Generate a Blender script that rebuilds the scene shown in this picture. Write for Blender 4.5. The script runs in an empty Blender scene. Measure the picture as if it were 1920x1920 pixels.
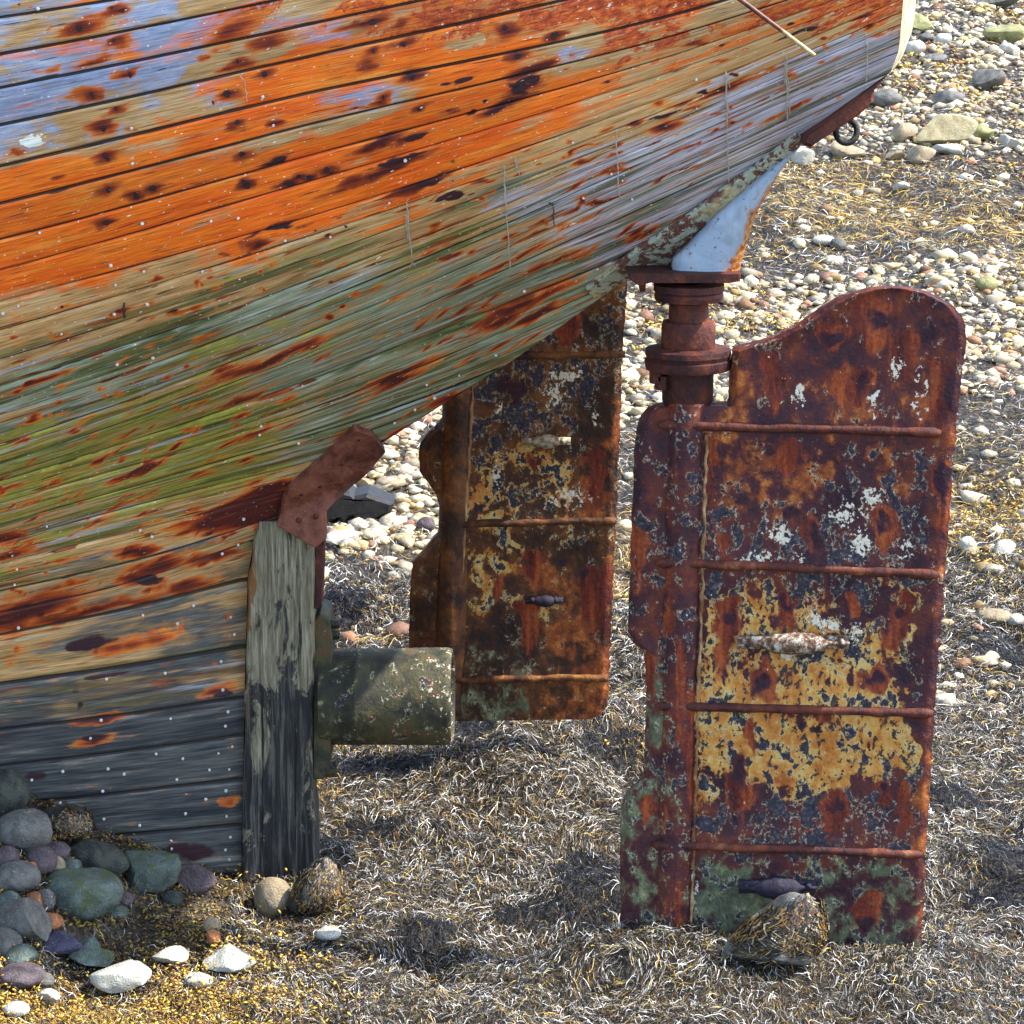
import bpy, math, random
import numpy as np
from mathutils import Vector
rnd = random.Random(7)
R = np.random.RandomState(11)
SC = bpy.context.scene
COL = SC.collection

# ------------------------------------------------------------------ camera
F, TH, H = 5574.0, 0.22, 3.44
CT, ST = math.cos(TH), math.sin(TH)
def at(px, py, Y):
    """point at world depth Y seen in direction (px,py); works on arrays"""
    xr = (np.asarray(px, float) - 960) / F; yr = (960 - np.asarray(py, float)) / F
    dy = CT + yr * ST; dz = -ST + yr * CT
    t = np.asarray(Y, float) / dy
    return np.stack(np.broadcast_arrays(xr * t, dy * t, H + dz * t), -1)
def proj(P):
    P = np.asarray(P, float)
    y, z = P[..., 1], P[..., 2] - H
    d = y * CT - z * ST; u = y * ST + z * CT
    return 960 + F * P[..., 0] / d, 960 - F * u / d
cam = bpy.data.cameras.new('camera'); camo = bpy.data.objects.new('camera', cam); COL.objects.link(camo)
cam.sensor_width = 36; cam.lens = F / 1920 * 36; cam.clip_end = 1000; cam.clip_start = .1
camo.location = (0, 0, H); camo.rotation_euler = (math.pi / 2 - TH, 0, 0)
SC.camera = camo

# ------------------------------------------------------------------ noise in numpy
def _hash(i, j, s):
    n = (i * 374761393 + j * 668265263 + s * 1442695041) & 0x7fffffff
    n = ((n ^ (n >> 13)) * 1274126177) & 0x7fffffff
    return ((n ^ (n >> 16)) & 0xffff) / 65535.0
def vnoise(x, y, s=0):
    x = np.asarray(x, float); y = np.asarray(y, float)
    i = np.floor(x).astype(np.int64); j = np.floor(y).astype(np.int64)
    fx = x - i; fy = y - j; fx = fx * fx * (3 - 2 * fx); fy = fy * fy * (3 - 2 * fy)
    a = _hash(i, j, s); b = _hash(i + 1, j, s); c = _hash(i, j + 1, s); d = _hash(i + 1, j + 1, s)
    return (a * (1 - fx) + b * fx) * (1 - fy) + (c * (1 - fx) + d * fx) * fy
def fbm(x, y, s=0, o=4):
    r = 0; a = .5
    for k in range(o):
        r = r + a * vnoise(x * 2 ** k, y * 2 ** k, s + k * 17); a *= .5
    return r / (1 - .5 ** o)
def sstep(a, b, x):
    t = np.clip((np.asarray(x, float) - a) / (b - a), 0, 1); return t * t * (3 - 2 * t)

# ------------------------------------------------------------------ mesh / object helpers
def mesh(name, V, faces, mats, uv=None, attrs=None, smooth=True, midx=None):
    """faces: list of int arrays (n,k). attrs: {name: (n,4)} per vertex colours. uv: per vertex (n,2)"""
    me = bpy.data.meshes.new(name)
    V = np.asarray(V, np.float32).reshape(-1, 3)
    if not isinstance(faces, list): faces = [faces]
    faces = [np.asarray(f, np.int32) for f in faces if len(f)]
    loops = np.concatenate([f.ravel() for f in faces])
    tot = np.concatenate([np.full(len(f), f.shape[1], np.int32) for f in faces])
    st = np.concatenate([[0], np.cumsum(tot)[:-1]]).astype(np.int32)
    me.vertices.add(len(V)); me.vertices.foreach_set('co', V.ravel())
    me.loops.add(len(loops)); me.loops.foreach_set('vertex_index', loops)
    me.polygons.add(len(tot)); me.polygons.foreach_set('loop_start', st); me.polygons.foreach_set('loop_total', tot)
    if midx is not None: me.polygons.foreach_set('material_index', np.asarray(midx, np.int32))
    me.polygons.foreach_set('use_smooth', np.full(len(tot), bool(smooth)))
    me.update(calc_edges=True)
    if uv is not None:
        l = me.uv_layers.new(name='UVMap'); l.data.foreach_set('uv', np.asarray(uv, np.float32)[loops].ravel())
    for k, a in (attrs or {}).items():
        at_ = me.color_attributes.new(k, 'FLOAT_COLOR', 'POINT'); at_.data.foreach_set('color', np.asarray(a, np.float32).ravel())
    me.validate()
    for m in (mats if isinstance(mats, (list, tuple)) else [mats]): me.materials.append(m)
    return me
def link(name, me, parent=None, loc=None):
    o = bpy.data.objects.new(name, me); COL.objects.link(o)
    if loc is not None: o.location = loc
    if parent is not None:
        o.parent = parent
        # parts are modelled in world coordinates: cancel the parents' offset
        off = Vector((0, 0, 0)); p = parent
        while p is not None: off += p.location; p = p.parent
        if loc is None: o.location = -off
    return o
def tag(o, label, cat, group=None, kind=None):
    o['label'] = label; o['category'] = cat
    if group: o['group'] = group
    if kind: o['kind'] = kind
    return o
class MB:
    """collects pieces into one mesh"""
    def __init__(s): s.V = []; s.F = {}; s.n = 0
    def add(s, V, F):
        V = np.asarray(V, float).reshape(-1, 3)
        if isinstance(F, list) and len(F) and isinstance(F[0], list) and len(F[0]) and isinstance(F[0][0], (int, np.integer)): F = np.array(F)
        for f in (F if isinstance(F, list) else [F]):
            f = np.asarray(f, int)
            if len(f): s.F.setdefault(f.shape[1], []).append(f + s.n)
        s.V.append(V); s.n += len(V); return s
    def tube(s, pts, rad, k=10, caps=True):
        pts = np.asarray(pts, float); n = len(pts); rad = np.broadcast_to(rad, (n,))
        T = np.gradient(pts, axis=0); T /= np.linalg.norm(T, axis=1)[:, None]
        ref = np.eye(3)[np.argmin(np.abs(T).max(0))]
        A = np.cross(T, ref); A /= np.linalg.norm(A, axis=1)[:, None]; B = np.cross(T, A)
        a = np.linspace(0, 2 * math.pi, k, endpoint=False)
        V = pts[:, None] + rad[:, None, None] * (np.cos(a)[None, :, None] * A[:, None] + np.sin(a)[None, :, None] * B[:, None])
        q = [[i * k + j, i * k + (j + 1) % k, (i + 1) * k + (j + 1) % k, (i + 1) * k + j] for i in range(n - 1) for j in range(k)]
        V = V.reshape(-1, 3); tr = []
        if caps:
            V = np.vstack([V, pts[0], pts[-1]]); m = n * k
            for j in range(k):
                tr.append([m, (j + 1) % k, j]); tr.append([m + 1, (n - 1) * k + j, (n - 1) * k + (j + 1) % k])
        return s.add(V, [q, tr])
    def lathe(s, c, prof, k=32, axis=(0, 0, 1), sx=1., sy=1.):
        """prof: (r, h) along axis from c"""
        ax = np.asarray(axis, float); ax /= np.linalg.norm(ax)
        ref = np.array([1., 0, 0]) if abs(ax[0]) < .9 else np.array([0, 1., 0])
        A = np.cross(np.cross(ax, ref), ax); A /= np.linalg.norm(A); B = np.cross(ax, A)
        a = np.linspace(0, 2 * math.pi, k, endpoint=False); pr = np.asarray(prof, float); n = len(pr)
        V = np.asarray(c)[None, None] + pr[:, 1][:, None, None] * ax + pr[:, 0][:, None, None] * (sx * np.cos(a)[None, :, None] * A + sy * np.sin(a)[None, :, None] * B)
        q = [[i * k + j, i * k + (j + 1) % k, (i + 1) * k + (j + 1) % k, (i + 1) * k + j] for i in range(n - 1) for j in range(k)]
        return s.add(V.reshape(-1, 3), q)
    def prism(s, P, D, bev=.006):
        """polygon of 3D points P (in order) given thickness vector D, with a small chamfer round its front"""
        P = np.asarray(P, float); n = len(P); c = P.mean(0); D = np.asarray(D, float)
        L = np.linalg.norm(D)
        inn = P + (c - P) / np.linalg.norm(c - P, axis=1)[:, None] * bev
        V = np.vstack([inn, P + D / L * bev, P + D])
        q = []
        for r in (0, 1):
            for j in range(n): q.append([r * n + j, r * n + (j + 1) % n, (r + 1) * n + (j + 1) % n, (r + 1) * n + j])
        from mathutils.geometry import tessellate_polygon
        t = [list(x) for x in tessellate_polygon([[Vector(p) for p in P]])]
        tb = [[x + 2 * n for x in f] for f in t]
        return s.add(V, [q, t + tb])
    def box(s, c, sz, rot=None):
        c = np.asarray(c, float); h = np.asarray(sz, float) / 2
        g = np.array([[x, y, z] for x in (-1, 1) for y in (-1, 1) for z in (-1, 1)]) * h
        if rot is not None: g = g @ np.asarray(rot).T
        return s.add(g + c, [[0, 1, 3, 2], [4, 6, 7, 5], [0, 4, 5, 1], [2, 3, 7, 6], [0, 2, 6, 4], [1, 5, 7, 3]])
    def build(s, name, mat, parent=None, smooth=True, attrs=None, bevel=0, subd=0):
        V = np.vstack(s.V); F_ = [np.vstack(f) for f in s.F.values()]
        uv = np.stack([V[:, 0], V[:, 2]], 1)
        me = mesh(name, V, F_, mat, uv=uv, smooth=smooth, attrs=attrs)
        o = link(name, me, parent)
        if bevel:
            b = o.modifiers.new('bevel', 'BEVEL'); b.width = bevel; b.segments = 2; b.limit_method = 'ANGLE'
        return o
def autosmooth(o, ang=40):
    me = o.data
    import bmesh
    bm = bmesh.new(); bm.from_mesh(me)
    bmesh.ops.recalc_face_normals(bm, faces=bm.faces)
    for e in bm.edges:
        if len(e.link_faces) == 2 and e.calc_face_angle(0) > math.radians(ang): e.smooth = False
    bm.to_mesh(me); bm.free(); return o

# ------------------------------------------------------------------ node helper
class NT:
    def __init__(s, name, rough=.6, spec=.4):
        s.m = bpy.data.materials.new(name); s.m.use_nodes = True; s.t = s.m.node_tree
        s.b = s.t.nodes['Principled BSDF']; s.b.inputs['Roughness'].default_value = rough
        s.b.inputs['Specular IOR Level'].default_value = spec
    def n(s, ty, **k):
        nd = s.t.nodes.new(ty)
        for a, v in k.items(): setattr(nd, a, v)
        return nd
    def put(s, sock, v):
        if hasattr(v, 'is_output') or isinstance(v, bpy.types.NodeSocket): s.t.links.new(v, sock)
        else:
            if isinstance(v, (tuple, list)) and len(v) == 3 and sock.type == 'RGBA': v = (*v, 1)
            sock.default_value = v
    def mth(s, op, a, b=0., c=None, clamp=False):
        nd = s.n('ShaderNodeMath', operation=op); nd.use_clamp = clamp
        s.put(nd.inputs[0], a); s.put(nd.inputs[1], b)
        if c is not None: s.put(nd.inputs[2], c)
        return nd.outputs[0]
    def mix(s, f, a, b, mode='MIX'):
        nd = s.n('ShaderNodeMix', data_type='RGBA', blend_type=mode)
        s.put(nd.inputs['Factor'], f); s.put(nd.inputs[6], a); s.put(nd.inputs[7], b); return nd.outputs[2]
    def ss(s, v, lo, hi):
        nd = s.n('ShaderNodeMapRange', interpolation_type='SMOOTHSTEP')
        s.put(nd.inputs[0], v); nd.inputs[1].default_value = lo; nd.inputs[2].default_value = hi; return nd.outputs[0]
    def map(s, vec, sc, rot=0., loc=(0, 0, 0)):
        nd = s.n('ShaderNodeMapping'); s.put(nd.inputs['Vector'], vec); nd.inputs['Scale'].default_value = sc
        nd.inputs['Rotation'].default_value = (0, 0, rot); nd.inputs['Location'].default_value = loc; return nd.outputs[0]
    def noise(s, vec, scale=1., det=4, rough=.55, dist=0.):
        nd = s.n('ShaderNodeTexNoise'); s.put(nd.inputs['Vector'], vec)
        nd.inputs['Scale'].default_value = scale; nd.inputs['Detail'].default_value = det
        nd.inputs['Roughness'].default_value = rough; nd.inputs['Distortion'].default_value = dist
        return nd.outputs['Fac']
    def voro(s, vec, scale=1., feat='F1'):
        nd = s.n('ShaderNodeTexVoronoi', feature=feat); s.put(nd.inputs['Vector'], vec); nd.inputs['Scale'].default_value = scale
        return nd
    def ramp(s, f, stops):
        nd = s.n('ShaderNodeValToRGB'); s.put(nd.inputs[0], f); cr = nd.color_ramp
        while len(cr.elements) < len(stops): cr.elements.new(.5)
        for e, (p, c) in zip(cr.elements, stops): e.position = p; e.color = (*c, 1)
        return nd.outputs[0]
    def attr(s, name):
        nd = s.n('ShaderNodeAttribute', attribute_name=name)
        sp = s.n('ShaderNodeSeparateColor'); s.t.links.new(nd.outputs['Color'], sp.inputs[0])
        return nd, (sp.outputs[0], sp.outputs[1], sp.outputs[2], nd.outputs['Alpha'])
    def obj(s): return s.n('ShaderNodeTexCoord').outputs['Object']
    def uv(s): return s.n('ShaderNodeTexCoord').outputs['UV']
    def bump(s, h, st=.5, d=.01):
        nd = s.n('ShaderNodeBump'); nd.inputs['Strength'].default_value = st; nd.inputs['Distance'].default_value = d
        s.put(nd.inputs['Height'], h); s.t.links.new(nd.outputs[0], s.b.inputs['Normal'])
    def done(s, col, rough=None, metal=None):
        s.put(s.b.inputs['Base Color'], col)
        if rough is not None: s.put(s.b.inputs['Roughness'], rough)
        if metal is not None: s.put(s.b.inputs['Metallic'], metal)
        return s.m

# ---- weathered hull paint -------------------------------------------------
def mat_hull():
    t = NT('weathered_hull_paint', .55, .3); uv = t.uv()
    a1, (wB, wO, wT, wG) = t.attr('zone_a'); a2, (wS, wL, wD, wR) = t.attr('zone_b'); a3, (rs, dk, wh, pid) = t.attr('spots'); a4, (seam, _u1, _u2, _u3) = t.attr('seams')
    s1 = t.noise(t.map(uv, (1.3, 14, 1)), 1, 5, .6, .3)      # long streaks along the planks
    s2 = t.noise(t.map(uv, (4, 70, 1)), 1, 4, .6, .2)        # fine streaks
    s3 = t.noise(t.map(uv, (9, 260, 1)), 1, 3, .6)           # grain
    fl = t.noise(t.map(uv, (9, 14, 1)), 1, 6, .68, .5)       # flakes
    fl2 = t.noise(t.map(uv, (40, 60, 1)), 1, 4, .65, .2)
    big = t.noise(t.map(uv, (1.6, 3.2, 1), 0, (3, 7, 0)), 1, 4, .55, .6)
    def mask(w, parts, lo=.42, hi=.58):
        v = w
        for nz, k in parts: v = t.mth('ADD', v, t.mth('MULTIPLY', t.mth('SUBTRACT', nz, .5), k))
        return t.ss(v, lo, hi)
    tan = t.ramp(s2, [(.25, (.26, .13, .045)), (.5, (.48, .28, .11)), (.75, (.58, .42, .24))])
    col = tan
    silver = t.ramp(s2, [(.25, (.07, .09, .045)), (.45, (.21, .25, .15)), (.7, (.40, .44, .37))])
    col = t.mix(mask(wS, [(s1, 1.6), (s2, .8)], .40, .6), col, silver)
    lav = t.ramp(s2, [(.25, (.19, .13, .12)), (.45, (.40, .36, .41)), (.7, (.60, .60, .68))])
    col = t.mix(mask(wL, [(s1, 1.4), (s2, .6)], .4, .6), col, lav)
    green = t.ramp(t.mth('ADD', t.mth('MULTIPLY', fl, .6), t.mth('MULTIPLY', s2, .4)), [(.3, (.08, .08, .015)), (.44, (.19, .18, .03)), (.56, (.30, .31, .05)), (.68, (.42, .46, .08)), (.8, (.50, .52, .26))])
    col = t.mix(mask(wG, [(s1, 1.7), (fl, .9), (s2, .6)], .40, .62), col, green)
    blue = t.ramp(t.mth('ADD', t.mth('MULTIPLY', fl, .5), t.mth('MULTIPLY', s2, .5)), [(.3, (.14, .17, .24)), (.5, (.28, .32, .44)), (.72, (.52, .54, .60))])
    col = t.mix(mask(wB, [(fl, 1.0), (big, 1.3), (s1, .8)], .38, .58), col, blue)
    orange = t.ramp(t.mth('ADD', t.mth('MULTIPLY', s1, .55), t.mth('MULTIPLY', s2, .45)), [(.3, (.42, .045, .006)), (.44, (.72, .105, .008)), (.56, (.80, .18, .014)), (.66, (.80, .30, .05)), (.78, (.58, .34, .16))])
    col = t.mix(mask(wO, [(big, 1.2), (s1, 1.3), (fl, .5)], .38, .6), col, orange)
    navy = t.ramp(t.mth('ADD', t.mth('MULTIPLY', s1, .5), t.mth('MULTIPLY', s2, .5)), [(.3, (.007, .008, .010)), (.44, (.030, .032, .035)), (.56, (.088, .086, .076)), (.70, (.27, .26, .235))])
    col = t.mix(mask(wD, [(s1, .9), (s2, .4), (big, .6)]), col, navy)
    # long ochre, brown and mossy streaks drawn along the lower planks
    low = t.ss(t.mth('ADD', wS, t.mth('ADD', wL, wG)), .2, .6)
    k1 = t.noise(t.map(uv, (1.5, 26, 1), 0, (17, 5, 0)), 1, 4, .6, .3); k2 = t.noise(t.map(uv, (1.1, 20, 1), 0, (23, 8, 0)), 1, 4, .6, .3); k3 = t.noise(t.map(uv, (1.8, 34, 1), 0, (31, 2, 0)), 1, 4, .6, .2)
    col = t.mix(t.mth('MULTIPLY', t.mth('MULTIPLY', t.ss(k1, .53, .64), low), .85), col, t.ramp(s2, [(.35, (.13, .05, .012)), (.6, (.38, .18, .04))]))
    col = t.mix(t.mth('MULTIPLY', t.mth('MULTIPLY', t.ss(k2, .50, .60), low), .85), col, t.ramp(s2, [(.35, (.025, .03, .010)), (.6, (.12, .145, .04))]))
    col = t.mix(t.mth('MULTIPLY', t.mth('MULTIPLY', t.ss(k3, .56, .66), low), .9), col, t.ramp(s2, [(.35, (.24, .27, .29)), (.6, (.44, .47, .50))]))
    # flaked red oxide
    rm = mask(wR, [(fl, 2.0), (fl2, .5), (big, .6)], .44, .52)
    red = t.ramp(fl2, [(.3, (.16, .022, .012)), (.5, (.46, .07, .02)), (.68, (.72, .19, .035)), (.8, (.8, .5, .3))])
    col = t.mix(rm, col, red)
    # rust halo round fastenings and drawn out along the grain
    rh = mask(rs, [(s1, .5), (s2, .9), (fl, 1.2)], .17, .5)
    rustc = t.ramp(t.mth('ADD', rs, t.mth('MULTIPLY', t.mth('SUBTRACT', s2, .5), .6)), [(.22, (.66, .20, .025)), (.46, (.50, .10, .014)), (.68, (.24, .035, .010)), (.92, (.07, .012, .010))])
    col = t.mix(rh, col, rustc)
    # scattered short rust and rot streaks along the grain
    st = t.noise(t.map(uv, (5, 52, 1), 0, (11, 3, 0)), 1, 2, .5)
    stm = t.mth('MULTIPLY', t.ss(st, .62, .67), t.ss(t.mth('ADD', wS, t.mth('ADD', wL, t.mth('MULTIPLY', wG, .8))), .15, .5))
    col = t.mix(stm, col, t.ramp(fl, [(.4, (.30, .06, .012)), (.6, (.10, .03, .015))]))
    cr = t.noise(t.map(uv, (7, 150, 1), 0, (1, 9, 0)), 1, 2, .5)
    crm = t.ss(cr, .66, .70); col = t.mix(t.mth('MULTIPLY', crm, .85), col, (.025, .018, .014))
    dm = mask(dk, [(s1, .4), (s2, .4), (fl, .5)], .3, .55)
    col = t.mix(dm, col, t.ramp(s2, [(.3, (.012, .008, .014)), (.7, (.06, .018, .02))]))
    # small pale flecks where paint still clings / salt
    fk = t.noise(t.map(uv, (55, 120, 1), 0, (2, 5, 0)), 1, 2, .5)
    fkm = t.mth('MULTIPLY', t.mth('MULTIPLY', t.ss(fk, .69, .71), t.ss(big, .36, .50)), t.ss(wD, .5, .2))
    col = t.mix(fkm, col, (.75, .72, .62))
    wm = mask(wh, [(fl, 2.2), (fl2, .8)], .46, .5); col = t.mix(wm, col, t.mix(fl2, (.70, .72, .62), (.86, .86, .82)))
    # plank to plank tone, grain
    col = t.mix(1., col, t.ramp(s3, [(.28, (.55, .55, .55)), (.58, (1.25, 1.25, 1.25))]), 'MULTIPLY')
    col = t.mix(1., col, t.ramp(pid, [(0., (.82, .82, .84)), (1., (1.12, 1.10, 1.06))]), 'MULTIPLY')
    sm = t.ss(t.mth('ADD', seam, t.mth('MULTIPLY', t.mth('SUBTRACT', s1, .5), .9)), .38, .6); col = t.mix(t.mth('MULTIPLY', sm, .93), col, (.016, .011, .009))
    h = t.mth('ADD', t.mth('MULTIPLY', s2, .5), t.mth('ADD', t.mth('MULTIPLY', s3, .35), t.mth('MULTIPLY', fl, .6)))
    h = t.mth('SUBTRACT', h, t.mth('MULTIPLY', crm, .6)); h = t.mth('ADD', h, t.mth('MULTIPLY', rm, -.25))
    t.bump(h, .55, .006)
    return t.done(col, t.ramp(s2, [(.3, (.75,) * 3), (.7, (.42,) * 3)]))

def mat_timber():   # the post
    t = NT('old_oak', .7, .25); o = t.obj()
    g = t.noise(t.map(o, (60, 60, 3.2)), 1, 6, .68, .5); g2 = t.noise(t.map(o, (240, 240, 12)), 1, 3, .65); b = t.noise(t.map(o, (11, 11, 4)), 1, 6, .7, .6); ck = t.noise(t.map(o, (75, 75, 1.6), 0, (3, 8, 1)), 1, 3, .55, .4)
    sz = t.n('ShaderNodeSeparateXYZ'); t.put(sz.inputs[0], o)
    col = t.ramp(t.mth('ADD', t.mth('MULTIPLY', g, .6), t.mth('MULTIPLY', g2, .4)), [(.32, (.045, .036, .02)), (.46, (.14, .12, .075)), (.56, (.26, .235, .16)), (.70, (.42, .39, .29))])
    wet = t.ss(t.mth('ADD', t.mth('MULTIPLY', b, 2.), t.mth('ADD', t.mth('MULTIPLY', sz.outputs[2], -.34), t.mth('MULTIPLY', t.mth('SUBTRACT', g, .5), .3))), .74, .84)
    col = t.mix(wet, col, t.ramp(g, [(.32, (.006, .006, .007)), (.5, (.024, .024, .024)), (.66, (.12, .11, .09))]))
    col = t.mix(t.ss(ck, .64, .69), col, (.008, .007, .007)); col = t.mix(t.mth('MULTIPLY', t.ss(b, .60, .68), .8), col, (.02, .02, .022))
    ru = t.ss(t.mth('ADD', b, t.mth('MULTIPLY', t.mth('ADD', t.mth('SUBTRACT', t.mth('MULTIPLY', sz.outputs[0], -6.), 4.95), t.mth('MULTIPLY', t.mth('SUBTRACT', sz.outputs[2], .95), .6)), .6)), .62, .8)
    col = t.mix(t.mth('MULTIPLY', ru, .8), col, (.22, .09, .02))
    t.bump(t.mth('SUBTRACT', t.mth('ADD', g, t.mth('MULTIPLY', g2, .5)), t.mth('MULTIPLY', t.ss(ck, .6, .69), .8)), .9, .010)
    return t.done(col)

def mat_rust(name, pal, seed=0, attr=True, chip=1.0):
    """corroded steel: rust tones; with attr also painted zones, chips, runs"""
    t = NT(name, .75, .25); o = t.obj()
    L = (seed * 3.1, seed * 1.7, seed * 5.3)
    n1 = t.noise(t.map(o, (5, 5, 5), 0, L), 1, 6, .62, .4); n2 = t.noise(t.map(o, (22, 22, 18), 0, L), 1, 6, .65, .3)
    n3 = t.noise(t.map(o, (90, 90, 80), 0, L), 1, 4, .65); n4 = t.noise(t.map(o, (19, 19, 15), 0, (L[1], 4, L[0])), 1, 5, .62, .2)
    rn = t.noise(t.map(o, (26, 26, 3.5), 0, L), 1, 4, .6, .2)
    col = t.ramp(t.mth('ADD', t.mth('MULTIPLY', n1, .5), t.mth('MULTIPLY', n2, .5)), pal)
    hh = n2
    if attr:
        _, (wY, wN, wG, wO) = t.attr('zone_a'); _, (run, dk, pale, _x) = t.attr('spots')
        def mask(w, parts, lo, hi):
            v = w
            for nz, k in parts: v = t.mth('ADD', v, t.mth('MULTIPLY', t.mth('SUBTRACT', nz, .5), k))
            return t.ss(v, lo, hi)
        gr = t.ramp(n2, [(.35, (.025, .035, .03)), (.55, (.10, .11, .06)), (.7, (.26, .25, .12))])
        col = t.mix(mask(wG, [(n2, 1.3), (n1, .8)], .42, .6), col, gr)
        orr = t.ramp(n2, [(.35, (.10, .020, .010)), (.52, (.24, .06, .014)), (.68, (.46, .16, .035))])
        col = t.mix(mask(wO, [(n1, 1.5), (n2, .8)], .42, .62), col, orr)
        yel = t.ramp(n4, [(.32, (.30, .085, .016)), (.45, (.46, .19, .035)), (.56, (.52, .31, .08)), (.68, (.48, .42, .20))])
        ym = mask(wY, [(n1, 1.3), (n4, .9), (n2, 1.2)], .48, .56); col = t.mix(ym, col, yel)
        # chips: dark blue-black patches with pale broken rims
        cv = t.mth('ADD', wN, t.mth('ADD', t.mth('MULTIPLY', t.mth('SUBTRACT', n4, .5), 2.4), t.mth('MULTIPLY', t.mth('SUBTRACT', n2, .5), 2.0)))
        rim = t.mth('MULTIPLY', t.mth('SUBTRACT', t.ss(cv, .40, .46), t.ss(cv, .5, .56)), t.ss(n3, .42, .6))
        col = t.mix(t.mth('MULTIPLY', rim, .7), col, t.mix(n3, (.34, .30, .17), (.56, .53, .40)))
        cm = t.ss(cv, .48, .60)
        col = t.mix(cm, col, t.ramp(n3, [(.35, (.012, .010, .016)), (.55, (.040, .034, .046)), (.72, (.13, .12, .12))]))
        fc = t.mth('MULTIPLY', t.ss(t.noise(t.map(o, (48, 48, 34), 0, (3, 1, 7)), 1, 4, .6, .3), .57, .60), t.mth('MULTIPLY', ym, .95)); col = t.mix(fc, col, (.02, .022, .026))
        rm = mask(run, [(rn, .8), (n2, 1.0)], .22, .6)
        col = t.mix(rm, col, t.ramp(t.mth('ADD', rn, t.mth('MULTIPLY', t.mth('SUBTRACT', n3, .5), .4)), [(.3, (.05, .008, .008)), (.5, (.15, .024, .010)), (.68, (.32, .07, .016))]))
        dm = mask(dk, [(n2, 1.0), (n3, .5)], .25, .75); col = t.mix(dm, col, t.ramp(n3, [(.35, (.014, .006, .012)), (.7, (.05, .012, .02))]))
        pm = mask(pale, [(n3, 2.2), (n2, 1.6)], .56, .64); col = t.mix(pm, col, t.mix(n3, (.5, .42, .28), (.7, .66, .55)))
        hh = t.mth('ADD', n2, t.mth('MULTIPLY', cm, -.35))
    sp = t.ss(n3, .70, .75); col = t.mix(t.mth('MULTIPLY', sp, t.ss(n1, .45, .6)), col, (.55, .47, .36))
    t.bump(t.mth('ADD', hh, t.mth('MULTIPLY', n3, .5)), .8, .010)
    return t.done(col, t.ramp(n2, [(.3, (.45,) * 3), (.7, (.85,) * 3)]))
RED = [(.34, (.012, .006, .013)), (.46, (.052, .014, .018)), (.56, (.125, .028, .014)), (.66, (.24, .065, .022)), (.74, (.36, .15, .06))]
BROWN = [(.34, (.008, .006, .006)), (.45, (.045, .018, .009)), (.55, (.14, .05, .015)), (.64, (.26, .12, .03)), (.74, (.36, .24, .09))]
OLIVE = [(.33, (.006, .008, .007)), (.46, (.028, .026, .016)), (.55, (.06, .055, .024)), (.62, (.10, .045, .02)), (.72, (.24, .22, .11))]

def mat_plain(name, stops, sc=12, rough=.7, bump=.5, spec=.3):
    t = NT(name, rough, spec); o = t.obj()
    a = t.noise(o, sc, 6, .62, .3); b = t.noise(o, sc * 6, 4, .6)
    t.bump(t.mth('ADD', a, t.mth('MULTIPLY', b, .4)), bump, .008)
    return t.done(t.ramp(t.mth('ADD', t.mth('MULTIPLY', a, .7), t.mth('MULTIPLY', b, .3)), stops))
def mat_attr(name, rough=.6, spec=.4, vary=.5, sc=60, bump=0., trans=0.):
    t = NT(name, rough, spec); nd, _ = t.attr('tint'); n = t.noise(t.obj(), sc, 4, .65)
    col = t.mix(vary, nd.outputs['Color'], t.ramp(n, [(.3, (.35, .35, .35)), (.7, (1.5, 1.5, 1.5))]), 'MULTIPLY')
    if bump: t.bump(n, bump, .01)
    return t.done(col)
def mat_stone(name, c0, c1, speck=(.6, .6, .55), moss=None, sc=16):
    t = NT(name, .75, .3); o = t.obj()
    a = t.noise(o, sc, 6, .62, .4); b = t.noise(o, sc * 9, 4, .65)
    col = t.mix(t.ss(t.mth('ADD', t.mth('MULTIPLY', a, .7), t.mth('MULTIPLY', b, .3)), .35, .65), c0, c1)
    if moss: col = t.mix(t.mth('MULTIPLY', t.ss(t.noise(t.map(o, (1, 1, 1), 0, (5, 2, 1)), sc * .6, 4, .6), .48, .62), .8), col, moss)
    col = t.mix(t.ss(b, .66, .72), col, speck); col = t.mix(t.ss(b, .34, .28), col, tuple(x * .3 for x in c0))
    t.bump(t.mth('ADD', a, t.mth('MULTIPLY', b, .5)), .9, .02)
    return t.done(col)

# ------------------------------------------------------------------ ground
def zg(X, Y):
    X = np.asarray(X, float); Y = np.asarray(Y, float)
    z = .125 * np.maximum(Y - 12, 0) + .02 * sstep(7, 12, Y)
    z = z + .34 * sstep(-1.05, -1.75, X - .12 * (Y - 9.3)) * sstep(8.4, 9.25, Y) * sstep(13, 10.5, Y)
    z = z + .20 * np.exp(-((X - .12) / .75) ** 2 - ((Y - 10.9) / .55) ** 2)
    z = z - .10 * np.exp(-((X - .22) / .16) ** 2 - ((Y - 9.12) / .16) ** 2)
    z = z - .07 * np.exp(-((X - .05) / .11) ** 2 - ((Y - 8.98) / .09) ** 2)
    z = z - .10 * np.exp(-((X + .78) / .30) ** 2 - ((Y - 9.45) / .35) ** 2) + .09 * sstep(.0, .25, X) * sstep(1.6, 1.3, X) * np.exp(-((Y - 8.80) / .28) ** 2)
    z = z + .16 * (fbm(X * 1.1 + 3, Y * .9, 5, 3) - .5) + .13 * (fbm(X * 4, Y * 3.4, 9, 4) - .5) + .05 * np.exp(-((X - .80) / .26) ** 2 - ((Y - 8.60) / .16) ** 2)
    return z
def ground_hit(px, py):
    d = at(px, py, 1.) - np.array([0, 0, H]); Y = 6.
    for k in range(4000):
        p = np.array([0, 0, H]) + d * Y
        if p[2] <= zg(p[0], p[1]): break
        Y += .012
    return p
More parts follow.
